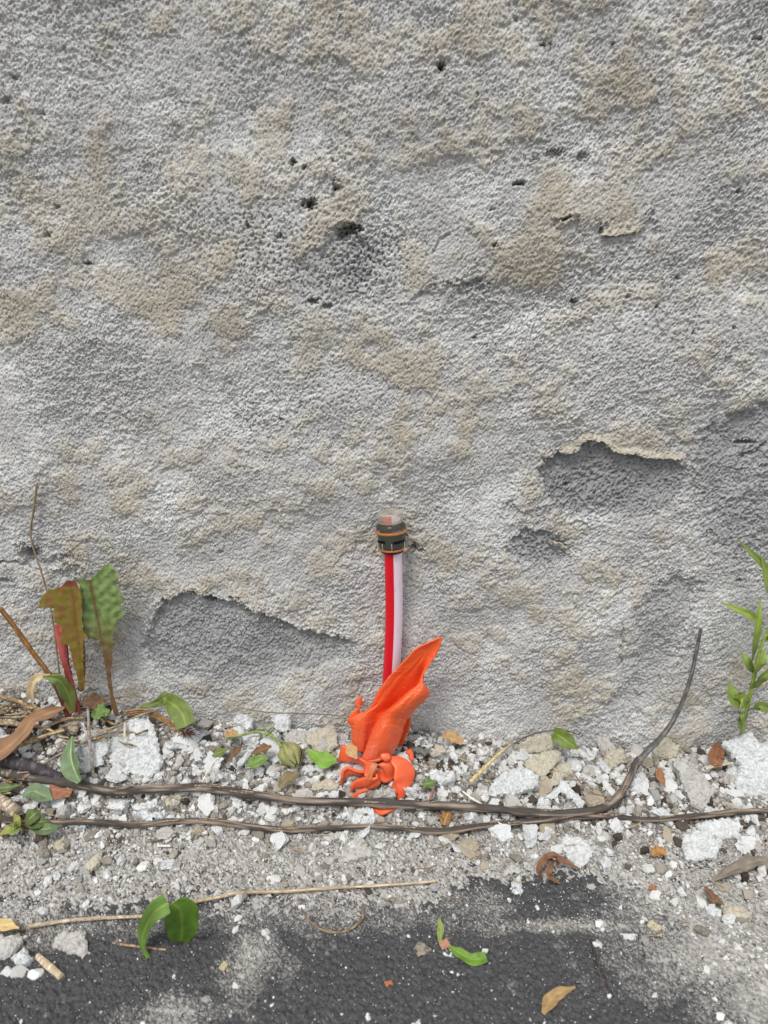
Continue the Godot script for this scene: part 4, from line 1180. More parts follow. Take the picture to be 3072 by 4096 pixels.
func build_leaves() -> void:
	leaf_mat = mat(0.45, 0.00025, 0.01, Color.WHITE, 0.45)
	leaf_mat.backlight_enabled = true
	leaf_mat.backlight = Color(0.35, 0.35, 0.35)
	dry_mat = mat(0.8, 0.0003, 0.01, Color.WHITE, 0.3)
	dry_mat.backlight_enabled = true
	dry_mat.backlight = Color(0.2, 0.2, 0.2)
	var gr := lin(104, 122, 56)
	var gd := lin(88, 104, 58)
	var gl := lin(142, 162, 68)
	var rib := lin(150, 160, 110)
	# the dandelion at the left
	var base := G(290, 2880, 0.0)
	var d := thing("dandelion", base, "dandelion with one green and one browning leaf standing against the wall", "plant")
	var paint3 := func(p: Vector2, dd: float):
		var c := lin(104, 124, 66).lerp(lin(136, 158, 100), clampf(0.5 + nz.get_noise_2d(p.x * 0.5, p.y * 0.5), 0, 1))
		var low := smoothstep(2450.0, 2650.0, p.y)
		var mr := smoothstep(0.0016, 0.0004, dd)
		c = c.lerp(lin(138, 156, 104), 0.5 * smoothstep(0.80, 0.98, sin(p.y * 0.14 - dd * 5200.0)) * (1.0 - low))
		c = c.lerp(lin(112, 78, 56), maxf(mr * 0.9, low * 0.9))
		return c
	outline_leaf("leaf", d, 0, 1800, 1.659, [700, 1450, 678, 1330, 655, 1262, 600, 1250, 562, 1240, 545, 1150, 540, 1000, 530, 890, 500, 865, 560, 850, 600, 858, 640, 820, 690, 772, 725, 750, 752, 792, 790, 835, 772, 900, 800, 945, 830, 1000, 790, 1042, 832, 1098, 772, 1130, 778, 1190, 742, 1232, 765, 1282, 742, 1330, 748, 1400, 735, 1460, 750, 1600, 770, 1690, 795, 1760, 765, 1775, 735, 1690, 722, 1580], 0.016, [780, 1770, 740, 1600, 712, 1400, 672, 1250, 640, 1080, 610, 930, 590, 860], paint3, 0.00101, "broad dull green puckered leaf, right of the browning one")
	var paint2 := func(p: Vector2, dd: float):
		var c := lin(128, 120, 44).lerp(lin(140, 98, 56), clampf(0.4 + 1.3 * nz.get_noise_2d(p.x * 0.45 + 40.0, p.y * 0.45), 0, 1))
		if p.y < 2345.0 and p.x > 245.0: c = lin(130, 72, 60)
		c = c.lerp(lin(112, 84, 40), smoothstep(0.0012, 0.0003, dd) * 0.7)
		return c
	outline_leaf("leaf", d, 0, 1800, 1.659, [250, 1050, 275, 972, 322, 930, 410, 905, 450, 862, 500, 868, 532, 930, 545, 1000, 540, 1100, 548, 1200, 582, 1240, 556, 1262, 552, 1340, 556, 1480, 562, 1590, 532, 1602, 505, 1480, 480, 1390, 460, 1300, 390, 1272, 415, 1238, 402, 1160, 362, 1150, 356, 1052, 300, 1040], 0.022, [545, 1600, 535, 1400, 510, 1200, 490, 1000, 470, 900], paint2, 0.0008, "olive and brown ragged leaf bent over at its tip")
	var paint1 := func(p: Vector2, dd: float):
		return lin(204, 108, 100).lerp(lin(136, 62, 58), smoothstep(2560.0, 2760.0, p.y)).lerp(lin(142, 60, 62), smoothstep(0.0011, 0.0003, dd) * 0.6)
	outline_leaf("leaf", d, 0, 1800, 1.659, [363, 1160, 400, 1152, 425, 1230, 432, 1285, 455, 1380, 492, 1560, 542, 1740, 500, 1745, 468, 1620, 428, 1480, 388, 1350, 370, 1250], 0.018, [520, 1740, 470, 1500, 430, 1350, 385, 1170], paint1, 0.0005, "narrow pinkish red leaf below the olive one")
	leaf("leaf", "small fresh green leaf at the foot of the red stems", "", wall_line([292, 2840, 0.036, 270, 2770, 0.040, 235, 2720, 0.044, 172, 2706, 0.046]), [0.0022, 0.0052, 0.0045, 0.0006], Vector3(0.3, 0.2, 1), gr, rib, 0.3, 0.2, 0.0, d)
	for q in [[[0, 2432, 0.03, 60, 2510, 0.028, 132, 2612, 0.026, 192, 2692, 0.026, 240, 2775, 0.028, 292, 2852, 0.032], 0.0017, lin(126, 92, 58), lin(170, 120, 62)], [[325, 2760, 0.020, 330, 2640, 0.019, 322, 2560, 0.020], 0.0022, lin(104, 84, 44), lin(130, 110, 60)], [[275, 2860, 0.030, 250, 2790, 0.029, 215, 2700, 0.030], 0.0026, lin(92, 44, 38), lin(120, 60, 50)], [[320, 2855, 0.028, 296, 2760, 0.026, 272, 2660, 0.022, 262, 2570, 0.020], 0.0012, lin(128, 54, 54), lin(156, 76, 72)]]:
		var pts := wall_line(q[0])
		part("stem", sweep(pts, [q[1], q[1] * 1.1, q[1] * 1.25], 60, 10, 0.06, bark(q[2], q[3], 0.1, 3.0)).mesh(base), leaf_mat, d)
	# the weed at the right edge
	base = G(2968, 2935, 0.0)
	d = thing("weed", base, "bright green weed with lance leaves growing by the wall at right edge", "plant")
	part("stem", sweep(wall_line([2966, 2935, 0.016, 2985, 2850, 0.018, 3005, 2760, 0.020, 3030, 2640, 0.022, 3055, 2560, 0.022, 3100, 2450, 0.022, 3140, 2300, 0.020, 3150, 2150, 0.018]), [0.0014, 0.0015, 0.0012, 0.0007], 60, 10, 0.04, bark(gl, lin(150, 180, 80), 0.1, 1.0)).mesh(base), leaf_mat, d)
	for q in [[3148, 2380, 3062, 2270, 2952, 2158, 0.0034, 0.022], [3010, 2640, 3030, 2500, 3042, 2386, 0.0032, 0.028], [3060, 2500, 2980, 2450, 2886, 2410, 0.0030, 0.03], [3012, 2690, 2985, 2640, 2962, 2606, 0.0036, 0.028], [2998, 2800, 2935, 2790, 2910, 2722, 0.0058, 0.03], [2985, 2815, 2965, 2800, 2932, 2798, 0.0055, 0.034], [3000, 2760, 3060, 2700, 3110, 2660, 0.0040, 0.022], [2990, 2840, 3050, 2825, 3110, 2850, 0.0045, 0.026], [2985, 2880, 2972, 2860, 2955, 2850, 0.0035, 0.03], [2968, 2935, 2958, 2895, 2962, 2850, 0.0018, 0.026], [3120, 2400, 3070, 2340, 3045, 2225, 0.0030, 0.028], [3060, 2560, 3100, 2540, 3160, 2480, 0.003, 0.018], [3020, 2700, 3050, 2640, 3060, 2590, 0.0032, 0.032]]:
		leaf("leaf", "", "", wall_line([q[0], q[1], 0.020, (q[0] + q[2]) / 2.0, (q[1] + q[3]) / 2.0, q[7] + 0.002, q[2], q[3], q[7] + 0.004, q[4], q[5], q[7] - 0.002]), [0.0006, q[6] * 0.7, q[6], q[6] * 0.75, 0.0003], Vector3(0.15, 0.25, 1), gr.lerp(gl, rng.randf() * 0.8), lin(150, 185, 90), 0.3, 0.1, 0.0, d)
	# single leaves lying about
	leaf("torn_leaf", "bright green torn leaf end leaning against the wall by the brown roots", "leaf", wall_line([655, 2800, 0.022, 690, 2815, 0.030, 725, 2850, 0.036, 745, 2905, 0.044]), [0.003, 0.0072, 0.0078, 0.0070], Vector3(0.2, 0.4, 1), gr, gl, 0.2, 0.1)
	leaf("torn_leaf", "small crinkled green leaf tip behind the bright torn leaf", "leaf", wall_line([560, 2825, 0.018, 630, 2812, 0.020, 660, 2792, 0.024, 712, 2800, 0.022]), [0.0008, 0.003, 0.0045, 0.001], Vector3(0.1, 0.5, 1), gr, rib, 0.2, 0.4)
	leaf("fallen_leaf", "grey-green leaf with a pale midrib standing left of the white flake", "leaf", line([322, 3125, 300, 3080, 285, 3020, 290, 2945], 0.022), [0.003, 0.0088, 0.0085, 0.0012], Vector3(-0.5, 0.4, 1), lin(104, 128, 92), lin(205, 218, 170), 0.35, 0.1)
	leaf("fallen_leaf", "grey-green oval leaf below the thick twig's left end", "leaf", line([90, 3185, 130, 3165, 170, 3180, 210, 3200], 0.012), [0.0015, 0.0055, 0.0058, 0.001], Vector3(0, 1, 0.5), lin(100, 122, 90), rib, 0.2, 0.1)
	leaf("fallen_leaf", "bright green pointed leaf left of the orange duct", "leaf", line([1228, 2998, 1260, 3025, 1300, 3040, 1346, 3040], 0.014), [0.0006, 0.0042, 0.0070, 0.0020], Vector3(0.1, 1, 0.6), lin(116, 158, 60), gl, 0.15, 0.1)
	leaf("fallen_leaf", "green serrated leaf hanging from the vine left of the bud", "leaf", line([1068, 3025, 1040, 3040, 1010, 3055, 985, 3065], 0.014), [0.002, 0.0052, 0.0044, 0.0008], Vector3(0, 1, 0.6), lin(108, 138, 70), rib, 0.2, 0.2, 0.25)
	leaf("fallen_leaf", "green folded leaf leaning on the wall behind the beige flakes", "leaf", wall_line([2215, 2930, 0.016, 2240, 2945, 0.022, 2270, 2965, 0.026, 2310, 2995, 0.03]), [0.0035, 0.0062, 0.0058, 0.0012], Vector3(0, 0.5, 1), gr, gl, 0.4, 0.2)
	leaf("fallen_leaf", "thin green blade at the left edge below the thick twig", "leaf", line([-40, 3160, 30, 3150, 85, 3140], 0.010), [0.003, 0.0035, 0.0004], Vector3(0, 1, 0.5), gd, rib, 0.2, 0.1)
	leaf("fallen_leaf", "small green leaf piece beside the vine stem left of bud", "leaf", line([850, 3025, 880, 3010, 910, 2998], 0.012), [0.001, 0.0036, 0.0006], Vector3(0, 1, 0.5), gr, rib, 0.2, 0.1)
	leaf("fallen_leaf", "small torn green scrap above the white plaster flake", "leaf", line([372, 2872, 405, 2850, 440, 2842], 0.012), [0.003, 0.0062, 0.0012], Vector3(0, 0.8, 0.8), lin(120, 150, 80), rib, 0.2, 0.4, 0.5)
	leaf("fallen_leaf", "small green curled leaf among rubble right of the orange curls", "leaf", line([1690, 3140, 1715, 3135, 1745, 3125], 0.012), [0.002, 0.0040, 0.0008], Vector3(0, 1, 0.5), lin(96, 122, 66), rib, 0.3, 0.3)
	# the leaf cluster at the left edge
	base = G(80, 3300, 0.004)
	d = thing("leaf_sprig", base, "green leaf sprig at the left edge over the thin twig", "plant")
	for q in [[95, 3300, 130, 3265, 165, 3238, 0.0065, gd], [95, 3300, 150, 3290, 200, 3285, 0.0050, gd], [110, 3305, 180, 3318, 248, 3302, 0.0042, lin(96, 120, 80)], [85, 3310, 55, 3318, 35, 3318, 0.0040, lin(120, 142, 84)], [80, 3300, 40, 3315, -10, 3345, 0.0030, lin(140, 150, 70)], [80, 3320, 70, 3280, 55, 3255, 0.0022, lin(140, 144, 70)]]:
		leaf("leaf", "", "", PackedVector3Array([G(q[0], q[1], 0.008), G(q[2], q[3], 0.016), G(q[4], q[5], 0.013)]), [0.0008, q[6], 0.0005], Vector3(0, 1, 0.5), q[7], rib, 0.25, 0.15, 0.0, d)
	# the folded leaf on the asphalt
	base = G(680, 3760, 0.0)
	d = thing("folded_leaf", base, "large green leaf folded over and standing on the asphalt edge", "leaf")
	leaf("leaf_blade", "", "", PackedVector3Array([G(606, 3848, 0.001), G(588, 3815, 0.004), G(572, 3775, 0.010), G(580, 3718, 0.020), Y(618, 3650, 0.040), Y(672, 3612, 0.047)]), [0.0005, 0.0018, 0.0030, 0.0048, 0.0055, 0.0055], Vector3(-0.6, 0.5, 0.9), lin(96, 128, 58), gl, 0.25, 0.1, 0.0, d)
	leaf("leaf_blade", "", "", PackedVector3Array([Y(690, 3612, 0.046), Y(722, 3640, 0.038), Y(728, 3690, 0.024), Y(728, 3728, 0.012), G(722, 3765, 0.003)]), [0.0055, 0.0098, 0.0094, 0.0080, 0.0055], Vector3(0.2, 0.5, 1), lin(92, 132, 46), gl, 0.15, 0.12, 0.0, d)
	# the green strip on the asphalt
	leaf("fallen_leaf", "narrow curled green leaf strip lying on the asphalt", "leaf", line([1795, 3785, 1840, 3815, 1890, 3840, 1945, 3830], 0.004), [0.0010, 0.0028, 0.0034, 0.0030], Vector3(0, 1, 0.3), lin(104, 142, 52), gl, 0.3, 0.15)
	leaf("fallen_leaf", "pale green wisp above the curled strip on asphalt", "leaf", line([1758, 3768, 1762, 3720, 1758, 3670], 0.005), [0.0010, 0.0022, 0.0006], Vector3(0, 1, 0.5), lin(140, 158, 90), rib, 0.3, 0.3)
	# dry leaves
	var b0 := lin(146, 114, 88)
	var b1 := lin(166, 138, 110)
	leaf("dry_leaf", "long curled brown dry leaf at the left edge over the litter", "dry leaf", line([-40, 3030, 30, 2990, 90, 2935, 130, 2880, 190, 2855, 258, 2830], 0.022), [0.006, 0.0085, 0.0060, 0.0044, 0.0058, 0.0010], Vector3(-0.2, 0.8, 0.7), b0, b1, 0.3, 0.25, 0.0, null, true)
	leaf("dry_leaf", "pale arching dry leaf left of the dandelion", "dry leaf", wall_line([130, 2800, 0.04, 126, 2750, 0.044, 148, 2712, 0.046, 200, 2698, 0.044]), [0.004, 0.0036, 0.0030, 0.0005], Vector3(-0.3, 0.3, 1), lin(200, 180, 140), lin(215, 200, 165), 0.3, 0.1, 0.0, null, true)
	leaf("dry_leaf", "reddish brown dead leaf scrap under the thick twig at left", "dry leaf", line([195, 3155, 235, 3162, 285, 3172], 0.010), [0.0036, 0.0068, 0.0030], Vector3(0, 1, 0.5), lin(150, 104, 82), lin(170, 126, 100), 0.1, 0.1, 0.0, null, true)
	leaf("dry_leaf", "tan dead leaf caught on the left orange curl", "dry leaf", line([1398, 2975, 1408, 3005, 1428, 3035], 0.026), [0.0018, 0.0046, 0.0008], Vector3(0.1, 0.6, 1), lin(190, 155, 112), lin(165, 125, 88), 0.2, 0.1, 0.2, null, true)
	leaf("dry_leaf", "torn tan dead leaf at the wall right of the orange duct", "dry leaf", line([1765, 2950, 1800, 2945, 1850, 2968], 0.014), [0.001, 0.0048, 0.0030], Vector3(0, 0.8, 0.7), lin(180, 150, 110), lin(150, 120, 85), 0.2, 0.3, 0.3, null, true)
	leaf("dry_leaf", "curled brown dead leaf by the wall left of the right slab", "dry leaf", line([2905, 2985, 2870, 3000, 2862, 3040, 2890, 3055], 0.014), [0.001, 0.0052, 0.0060, 0.002], Vector3(0, 0.7, 0.8), lin(135, 95, 70), lin(165, 120, 90), 0.3, 0.3, 0.0, null, true)
	leaf("dry_leaf", "orange-brown leaf strip standing in rubble right of the upturned twig", "dry leaf", line([2635, 3070, 2640, 3110, 2660, 3150], 0.012), [0.0015, 0.0034, 0.0008], Vector3(0.2, 0.8, 0.6), lin(158, 112, 80), lin(176, 134, 100), 0.3, 0.2, 0.0, null, true)
	leaf("dry_leaf", "tan twisted dead leaf on the asphalt at the bottom right", "dry leaf", line([2172, 4055, 2195, 4010, 2235, 3975, 2300, 3948], 0.005), [0.0012, 0.0036, 0.0028, 0.0006], Vector3(0, 1, 0.4), lin(165, 138, 98), lin(190, 162, 120), 0.4, 0.2, 0.0, null, true)
	leaf("dry_leaf", "golden crumpled leaf scrap above the square white flake", "dry leaf", line([2610, 3422, 2635, 3405, 2662, 3418], 0.006), [0.002, 0.0038, 0.002], Vector3(0, 1, 0.4), lin(172, 128, 80), lin(192, 152, 104), 0.4, 0.5, 0.4, null, true)
	leaf("dry_leaf", "crumpled brown leaf under the thick twig right of the curls", "dry leaf", line([1775, 3300, 1785, 3270, 1795, 3245], 0.006), [0.003, 0.0042, 0.002], Vector3(0, 1, 0.4), lin(150, 110, 72), lin(205, 180, 130), 0.3, 0.5, 0.4, null, true)
	leaf("dry_leaf", "greyish shrivelled leaf below the bud", "dry leaf", line([1118, 3150, 1150, 3115, 1190, 3090], 0.010), [0.002, 0.0048, 0.002], Vector3(0, 1, 0.5), lin(130, 118, 88), lin(150, 138, 105), 0.3, 0.4, 0.2, null, true)
	leaf("dry_leaf", "brown shrivelled leaf on the vine left of the bud", "dry leaf", line([1005, 3015, 1050, 2998, 1085, 2985], 0.016), [0.001, 0.0040, 0.0012], Vector3(0, 1, 0.5), lin(125, 98, 72), lin(150, 122, 92), 0.3, 0.5, 0.2, null, true)
	leaf("dry_leaf", "light brown leaf scrap on the rubble left of the vine", "dry leaf", line([905, 2950, 930, 2935, 950, 2925], 0.012), [0.003, 0.0045, 0.001], Vector3(0, 1, 0.5), lin(190, 150, 115), lin(200, 165, 130), 0.2, 0.3, 0.2, null, true)
	leaf("dry_leaf", "dark brown narrow leaf left of the vine in the rubble", "dry leaf", line([915, 3045, 940, 3010, 970, 2985], 0.012), [0.001, 0.0028, 0.0008], Vector3(0, 1, 0.5), lin(118, 92, 70), lin(140, 112, 88), 0.3, 0.4, 0.2, null, true)
	leaf("dry_leaf", "pale yellow petal-like scrap on the powder at right", "dry leaf", line([2595, 3690, 2640, 3720], 0.003), [0.0024, 0.0024], Vector3(0, 1, 0.3), lin(186, 178, 148), lin(196, 188, 160), 0.1, 0.1, 0.0, null, true)
	leaf("dry_leaf", "small pale yellow leaf bit on the asphalt below the folded leaf", "dry leaf", line([885, 3880, 905, 3850], 0.004), [0.0018, 0.0018], Vector3(0, 1, 0.3), lin(186, 176, 138), lin(196, 188, 152), 0.2, 0.1, 0.0, null, true)
	leaf("dry_leaf", "rust brown leaf scrap on the asphalt at the bottom left of centre", "dry leaf", line([1545, 3945, 1570, 3930], 0.003), [0.0024, 0.0012], Vector3(0, 1, 0.3), lin(168, 110, 80), lin(180, 125, 95), 0.2, 0.1, 0.0, null, true)
	leaf("dry_leaf", "pinkish brown leaf scrap beside the green strip's base", "dry leaf", line([1762, 3785, 1795, 3768], 0.005), [0.0024, 0.0024], Vector3(0, 1, 0.3), lin(176, 132, 110), lin(185, 145, 120), 0.1, 0.1, 0.0, null, true)
	leaf("dry_leaf", "straw-coloured leaf tip poking in at the lower left edge", "dry leaf", line([-60, 3700, 20, 3702, 75, 3712], 0.008), [0.004, 0.0034, 0.0005], Vector3(0, 1, 0.4), lin(205, 178, 125), lin(225, 205, 160), 0.3, 0.1, 0.0, null, true)
	leaf("dry_leaf", "small brown leaf crumb on the powder near the right edge", "dry leaf", line([2600, 3545, 2625, 3560], 0.003), [0.002, 0.001], Vector3(0, 1, 0.3), lin(165, 110, 78), lin(180, 125, 92), 0.2, 0.1, 0.0, null, true)
	leaf("dry_leaf", "dark brown crumpled leaf on the grit at right below the roots", "dry leaf", line([2820, 3545, 2850, 3590, 2890, 3615], 0.006), [0.001, 0.0032, 0.001], Vector3(0, 1, 0.4), lin(120, 92, 74), lin(145, 115, 92), 0.3, 0.4, 0.2, null, true)
	leaf("dry_leaf", "long grey shrivelled leaf along the right edge above the crumpled one", "dry leaf", line([2850, 3520, 2930, 3480, 3000, 3450, 3072, 3440], 0.008), [0.001, 0.0035, 0.004, 0.002], Vector3(0, 1, 0.4), lin(130, 122, 110), lin(150, 140, 128), 0.3, 0.5, 0.2, null, true)
	leaf("dry_leaf", "brown broad dead leaf under the dandelion's stems", "dry leaf", line([330, 2815, 375, 2808, 420, 2815], 0.012), [0.003, 0.0065, 0.003], Vector3(0, 0.8, 0.7), lin(140, 110, 88), lin(160, 130, 105), 0.2, 0.3, 0.0, null, true)
	# brown curled root tangle on the grit
	base = G(2200, 3460, 0.0)
	d = thing("dead_sprig", base, "brown curled dead sprig with drooping fingers on the grit below twigs", "dead plant")
	for q in [[2170, 3452, 2200, 3425, 2240, 3440, 2320, 3478, 0.0020], [2210, 3440, 2170, 3445, 2155, 3480, 2165, 3510, 0.0019], [2215, 3442, 2195, 3480, 2200, 3510, 2240, 3535, 0.0020], [2175, 3430, 2210, 3420, 2225, 3430, 2232, 3470, 0.0015]]:
		leaf("shrivelled_leaf", "", "", PackedVector3Array([G(q[0], q[1], 0.008), G(q[2], q[3], 0.014), G(q[4], q[5], 0.010), G(q[6], q[7], 0.004)]), [0.0010, q[8], q[8], 0.0006], Vector3(0, 1, 0.4), lin(134, 102, 80), lin(160, 126, 100), 0.8, 0.2, 0.0, d, true)
	# brown rootlets by the torn leaf
	base = G(740, 2930, 0.0)
	d = thing("dead_roots", base, "reddish brown dead stem arching to a fuzzy root end by the torn leaf", "dead plant")
	for q in 3:
		part("dead_stem", sweep(line([500, 2845 + q * 8, 580, 2838 + q * 9, 650, 2868 + q * 8, 720, 2915 + q * 6], 0.014 - q * 0.002), [0.0008, 0.0010, 0.0008], 40, 8, 0.1, bark(lin(140, 104, 72), lin(180, 150, 105), 0.1, q * 5.0)).mesh(base), twig_mat, d)
	var fz := Geo.new()
	for q in 60:
		var a := G(725 + rng.randf_range(-15, 40), 2925 + rng.randf_range(-12, 18), 0.008 + rng.randf() * 0.006)
		var e := a + Vector3(rng.randf_range(-0.002, 0.010), rng.randf_range(-0.004, 0.003), rng.randf_range(-0.004, 0.006))
		var one := sweep(PackedVector3Array([a, a.lerp(e, 0.5) + Vector3(0, rng.randf() * 0.002, 0), e]), [0.00030, 0.00025, 0.0001], 5, 4, 0.0, func(_s, _t): return lin(112, 72, 56))
		var o := fz.v.size()
		for v in one.v: fz.p(v, lin(112, 72, 56) * rng.randf_range(0.7, 1.4))
		for k in range(0, one.t.size(), 3): fz.tri(one.t[k] + o, one.t[k + 1] + o, one.t[k + 2] + o)
	var fo := part("root_fuzz", fz.mesh(base), dry_mat, d)
	fo.set_meta("kind", "stuff")
	# the vine with a bud
	base = G(1160, 3060, 0.0)
	d = thing("hop_bud", base, "plump green bud with papery scales on a thin curling vine", "plant")
	part("vine", sweep(line([905, 2948, 960, 2942, 1020, 2928, 1070, 2935, 1105, 2958, 1125, 2985], 0.016), [0.0009, 0.0011, 0.0013, 0.0011], 50, 8, 0.05, bark(lin(128, 150, 80), lin(160, 175, 110), 0.1, 2.0)).mesh(base), leaf_mat, d)
	part("tendril", sweep(line([1070, 2935, 1092, 2915, 1080, 2902, 1052, 2910], 0.018), [0.0005, 0.0005, 0.0003], 30, 8, 0.0, bark(lin(128, 150, 80), lin(160, 175, 110), 0.1, 2.0)).mesh(base), leaf_mat, d)
	var c := G(1160, 3018, 0.011)
	var ax := (G(1185, 3055, 0.010) - G(1135, 2975, 0.013)).normalized()
	var side := ax.cross(Vector3(0, 0.6, 0.8)).normalized()
	var nn := side.cross(ax).normalized()
	var bg := Geo.new()
	var br := [0.0012, 0.0050, 0.0070, 0.0076, 0.0066, 0.0042, 0.0008]
	bg = sweep(PackedVector3Array([c - ax * 0.0105, c - ax * 0.006, c, c + ax * 0.006, c + ax * 0.0095]), br, 24, 16, 0.02, func(s, t): return lin(136, 156, 82).lerp(lin(118, 140, 64), 0.5 + 0.5 * sin(t * 20.0)))
	part("bud_core", bg.mesh(base), leaf_mat, d)
	for q in 9:
		var a := TAU * q / 9.0 + 0.3
		var dir := side * cos(a) + nn * sin(a)
		var off := 0.0015 * (q % 2)
		leaf("bud_scale", "", "", PackedVector3Array([c - ax * 0.0095 + dir * 0.0018, c - ax * 0.004 + dir * (0.0076 + off), c + ax * 0.003 + dir * (0.0082 + off), c + ax * (0.0095 + off) + dir * 0.0030]), [0.0010, 0.0036, 0.0034, 0.0006], dir, lin(142, 150, 92).lerp(lin(158, 150, 104), rng.randf()), lin(160, 172, 112), -0.3, 0.1, 0.0, d)

# ------------------------------------------------------------------ the orange duct
func Q(x: float, y: float, z: float) -> Vector3:            # point of the enlarged duct, z in mm on its own scale
	return P(1300.0 + x / 2.765, 2500.0 + y / 2.765, 0.024 + (z - 15.0) * 0.00055)

func H(x: float, y: float, lift: float) -> Vector3:         # the same resting on the ground
	return G(1300.0 + x / 2.765, 2500.0 + y / 2.765, lift)

func H2(x: float, y: float, lift: float) -> Vector3:
	return G(1300.0 + x / 3.77, 2750.0 + y / 3.77, lift)

func build_duct() -> void:
	var om := mat(0.38, 0.00012, 0.012, Color.WHITE, 0.5)
	om.backlight_enabled = true
	om.backlight = Color(0.34, 0.28, 0.26)
	var oc := lin(238, 94, 40)
	var dusty := lin(226, 108, 76)
	var base := H(560, 1500, 0.0)
	var d := thing("orange_duct", base, "split bright orange plastic duct flaring open with curled strips at its foot", "duct")
	var rows := [
		[302, 1320, 34, 345, 1385, 40, 410, 1400, 40, 450, 1430, 38, 405, 1500, 50, 520, 1508, 55, 620, 1490, 54, 708, 1485, 46],
		[298, 1220, 33, 345, 1250, 40, 420, 1265, 40, 490, 1270, 36, 470, 1345, 47, 580, 1340, 57, 690, 1330, 55, 790, 1345, 44],
		[290, 1120, 32, 350, 1130, 40, 440, 1120, 40, 545, 1110, 32, 540, 1160, 45, 640, 1170, 56, 745, 1185, 53, 838, 1235, 42],
		[262, 1035, 33, 372, 1022, 38, 475, 992, 37, 628, 992, 28, 618, 1020, 42, 710, 1030, 53, 800, 1050, 50, 885, 1080, 40],
		[480, 930, 33, 545, 905, 32, 620, 880, 29, 752, 905, 22, 704, 938, 38, 785, 930, 49, 880, 960, 47, 975, 955, 38],
		[580, 755, 31, 650, 745, 29, 730, 740, 25, 885, 800, 19, 822, 838, 35, 900, 820, 45, 985, 850, 45, 1065, 862, 38],
		[690, 600, 29, 770, 600, 26, 860, 600, 22, 1015, 695, 18, 946, 722, 33, 1015, 725, 41, 1085, 760, 43, 1150, 770, 38],
		[800, 480, 28, 880, 490, 24, 960, 500, 20, 1080, 590, 18, 1036, 652, 31, 1068, 655, 36, 1105, 690, 38, 1142, 715, 37],
		[900, 375, 27, 970, 390, 22, 1040, 410, 19, 1100, 445, 19, 1098, 500, 23, 1085, 535, 27, 1068, 580, 31, 1058, 620, 34],
		[1010, 262, 25, 1070, 280, 21, 1120, 300, 19, 1160, 335, 19, 1172, 360, 21, 1174, 385, 23, 1168, 405, 26, 1155, 425, 28],
		[1150, 190, 24, 1180, 205, 21, 1205, 225, 20, 1225, 250, 20, 1233, 268, 21, 1236, 282, 22, 1236, 298, 23, 1234, 310, 24],
		[1278, 136, 22, 1281, 138, 22, 1283, 142, 22, 1286, 147, 22, 1287, 151, 22, 1288, 155, 22, 1288, 159, 22, 1287, 164, 23]]
	var ctl := []
	for r in rows:
		var l := PackedVector3Array()
		for k in range(0, r.size(), 3): l.append(Q(r[k], r[k + 1], r[k + 2] + [0, 0, 0, -8, 9, 9, 5, 0][k / 3] * (1.0 if ctl.size() >= 4 and ctl.size() <= 7 else 0.35 if ctl.size() < 9 else 0.0)))
		ctl.append(l)
	var fine := []
	var n := 130
	var w := 96
	for r in n + 1:
		var l := PackedVector3Array()
		for c in w + 1:
			var u := float(c) / w
			var colp := PackedVector3Array()
			for q in ctl: colp.append(cr(q, u))
			var t := float(r) / n
			var crease := sin(PI * u) * sin(PI * minf(t * 1.2, 1.0))
			var wob := Vector3(0, 0.25, 1) * (nz.get_noise_2d(u * 120.0 + t * 40.0, t * 26.0) * 0.0009 * crease + nz2.get_noise_2d(u * 90.0, t * 90.0) * 0.00012)
			for cz in [[0.20, 0.10, 0.9], [0.36, -0.12, 1.2], [0.66, 0.10, 1.3], [0.82, -0.16, 1.0], [0.10, 0.05, 0.6]]:
				wob.z -= 0.0011 * cz[2] * crease * exp(-absf(u - cz[0] - cz[1] * t) / 0.022) * (0.5 + 0.5 * sin(t * 9.0 + cz[0] * 40.0))
			l.append(cr(colp, t) + wob + Vector3(nz2.get_noise_2d(t * 420.0, u * 9.0) * 0.0004, nz2.get_noise_2d(t * 380.0 + 50.0, u * 9.0) * 0.0004, 0))
		fine.append(l)
	var paint := func(u: float, t: float):
		var k := 0.1 + smoothstep(0.3, 0.0, t) * 0.6 + 0.35 * maxf(0.0, nz.get_noise_2d(u * 60.0, t * 90.0)) + 0.3 * maxf(0.0, nz2.get_noise_2d(u * 200.0, t * 200.0))
		var c := oc.lerp(dusty, clampf(k, 0.0, 1.0))
		if nz2.get_noise_2d(u * 700.0, t * 1300.0) > 0.79: c = c.lerp(lin(225, 180, 160), 0.6)
		return c
	var g := Geo.new()
	sheet(g, fine, 0.0012, paint)
	part("flared_flap", g.mesh(base), om, d)
	# back of the duct, seen past the flap
	g = ribbon(PackedVector3Array([Q(940, 985, 16), Q(938, 1080, 17), Q(920, 1180, 18), Q(880, 1260, 20), Q(850, 1330, 22)]), PackedVector3Array([Q(760, 985, 14), Q(750, 1080, 15), Q(740, 1200, 16), Q(720, 1300, 18), Q(700, 1380, 20)]), 0.0017, paint, 24, 8, 0.002)
	part("back_wall", g.mesh(base), om, d)
	# twisted tip at the left
	g = ribbon(PackedVector3Array([Q(385, 788, 30), Q(345, 850, 31), Q(345, 885, 33), Q(385, 905, 33), Q(320, 960, 33), Q(268, 1020, 33)]), PackedVector3Array([Q(388, 792, 29), Q(412, 850, 29), Q(412, 875, 27), Q(345, 905, 29), Q(372, 965, 30), Q(372, 1035, 32)]), 0.0016, paint, 36, 5, 0.0008)
	part("twisted_tip", g.mesh(base), om, d)
	var pd := func(u: float, t: float):
		return oc.lerp(dusty, clampf(0.45 + 0.5 * nz.get_noise_2d(u * 50.0, t * 80.0), 0.0, 0.8))
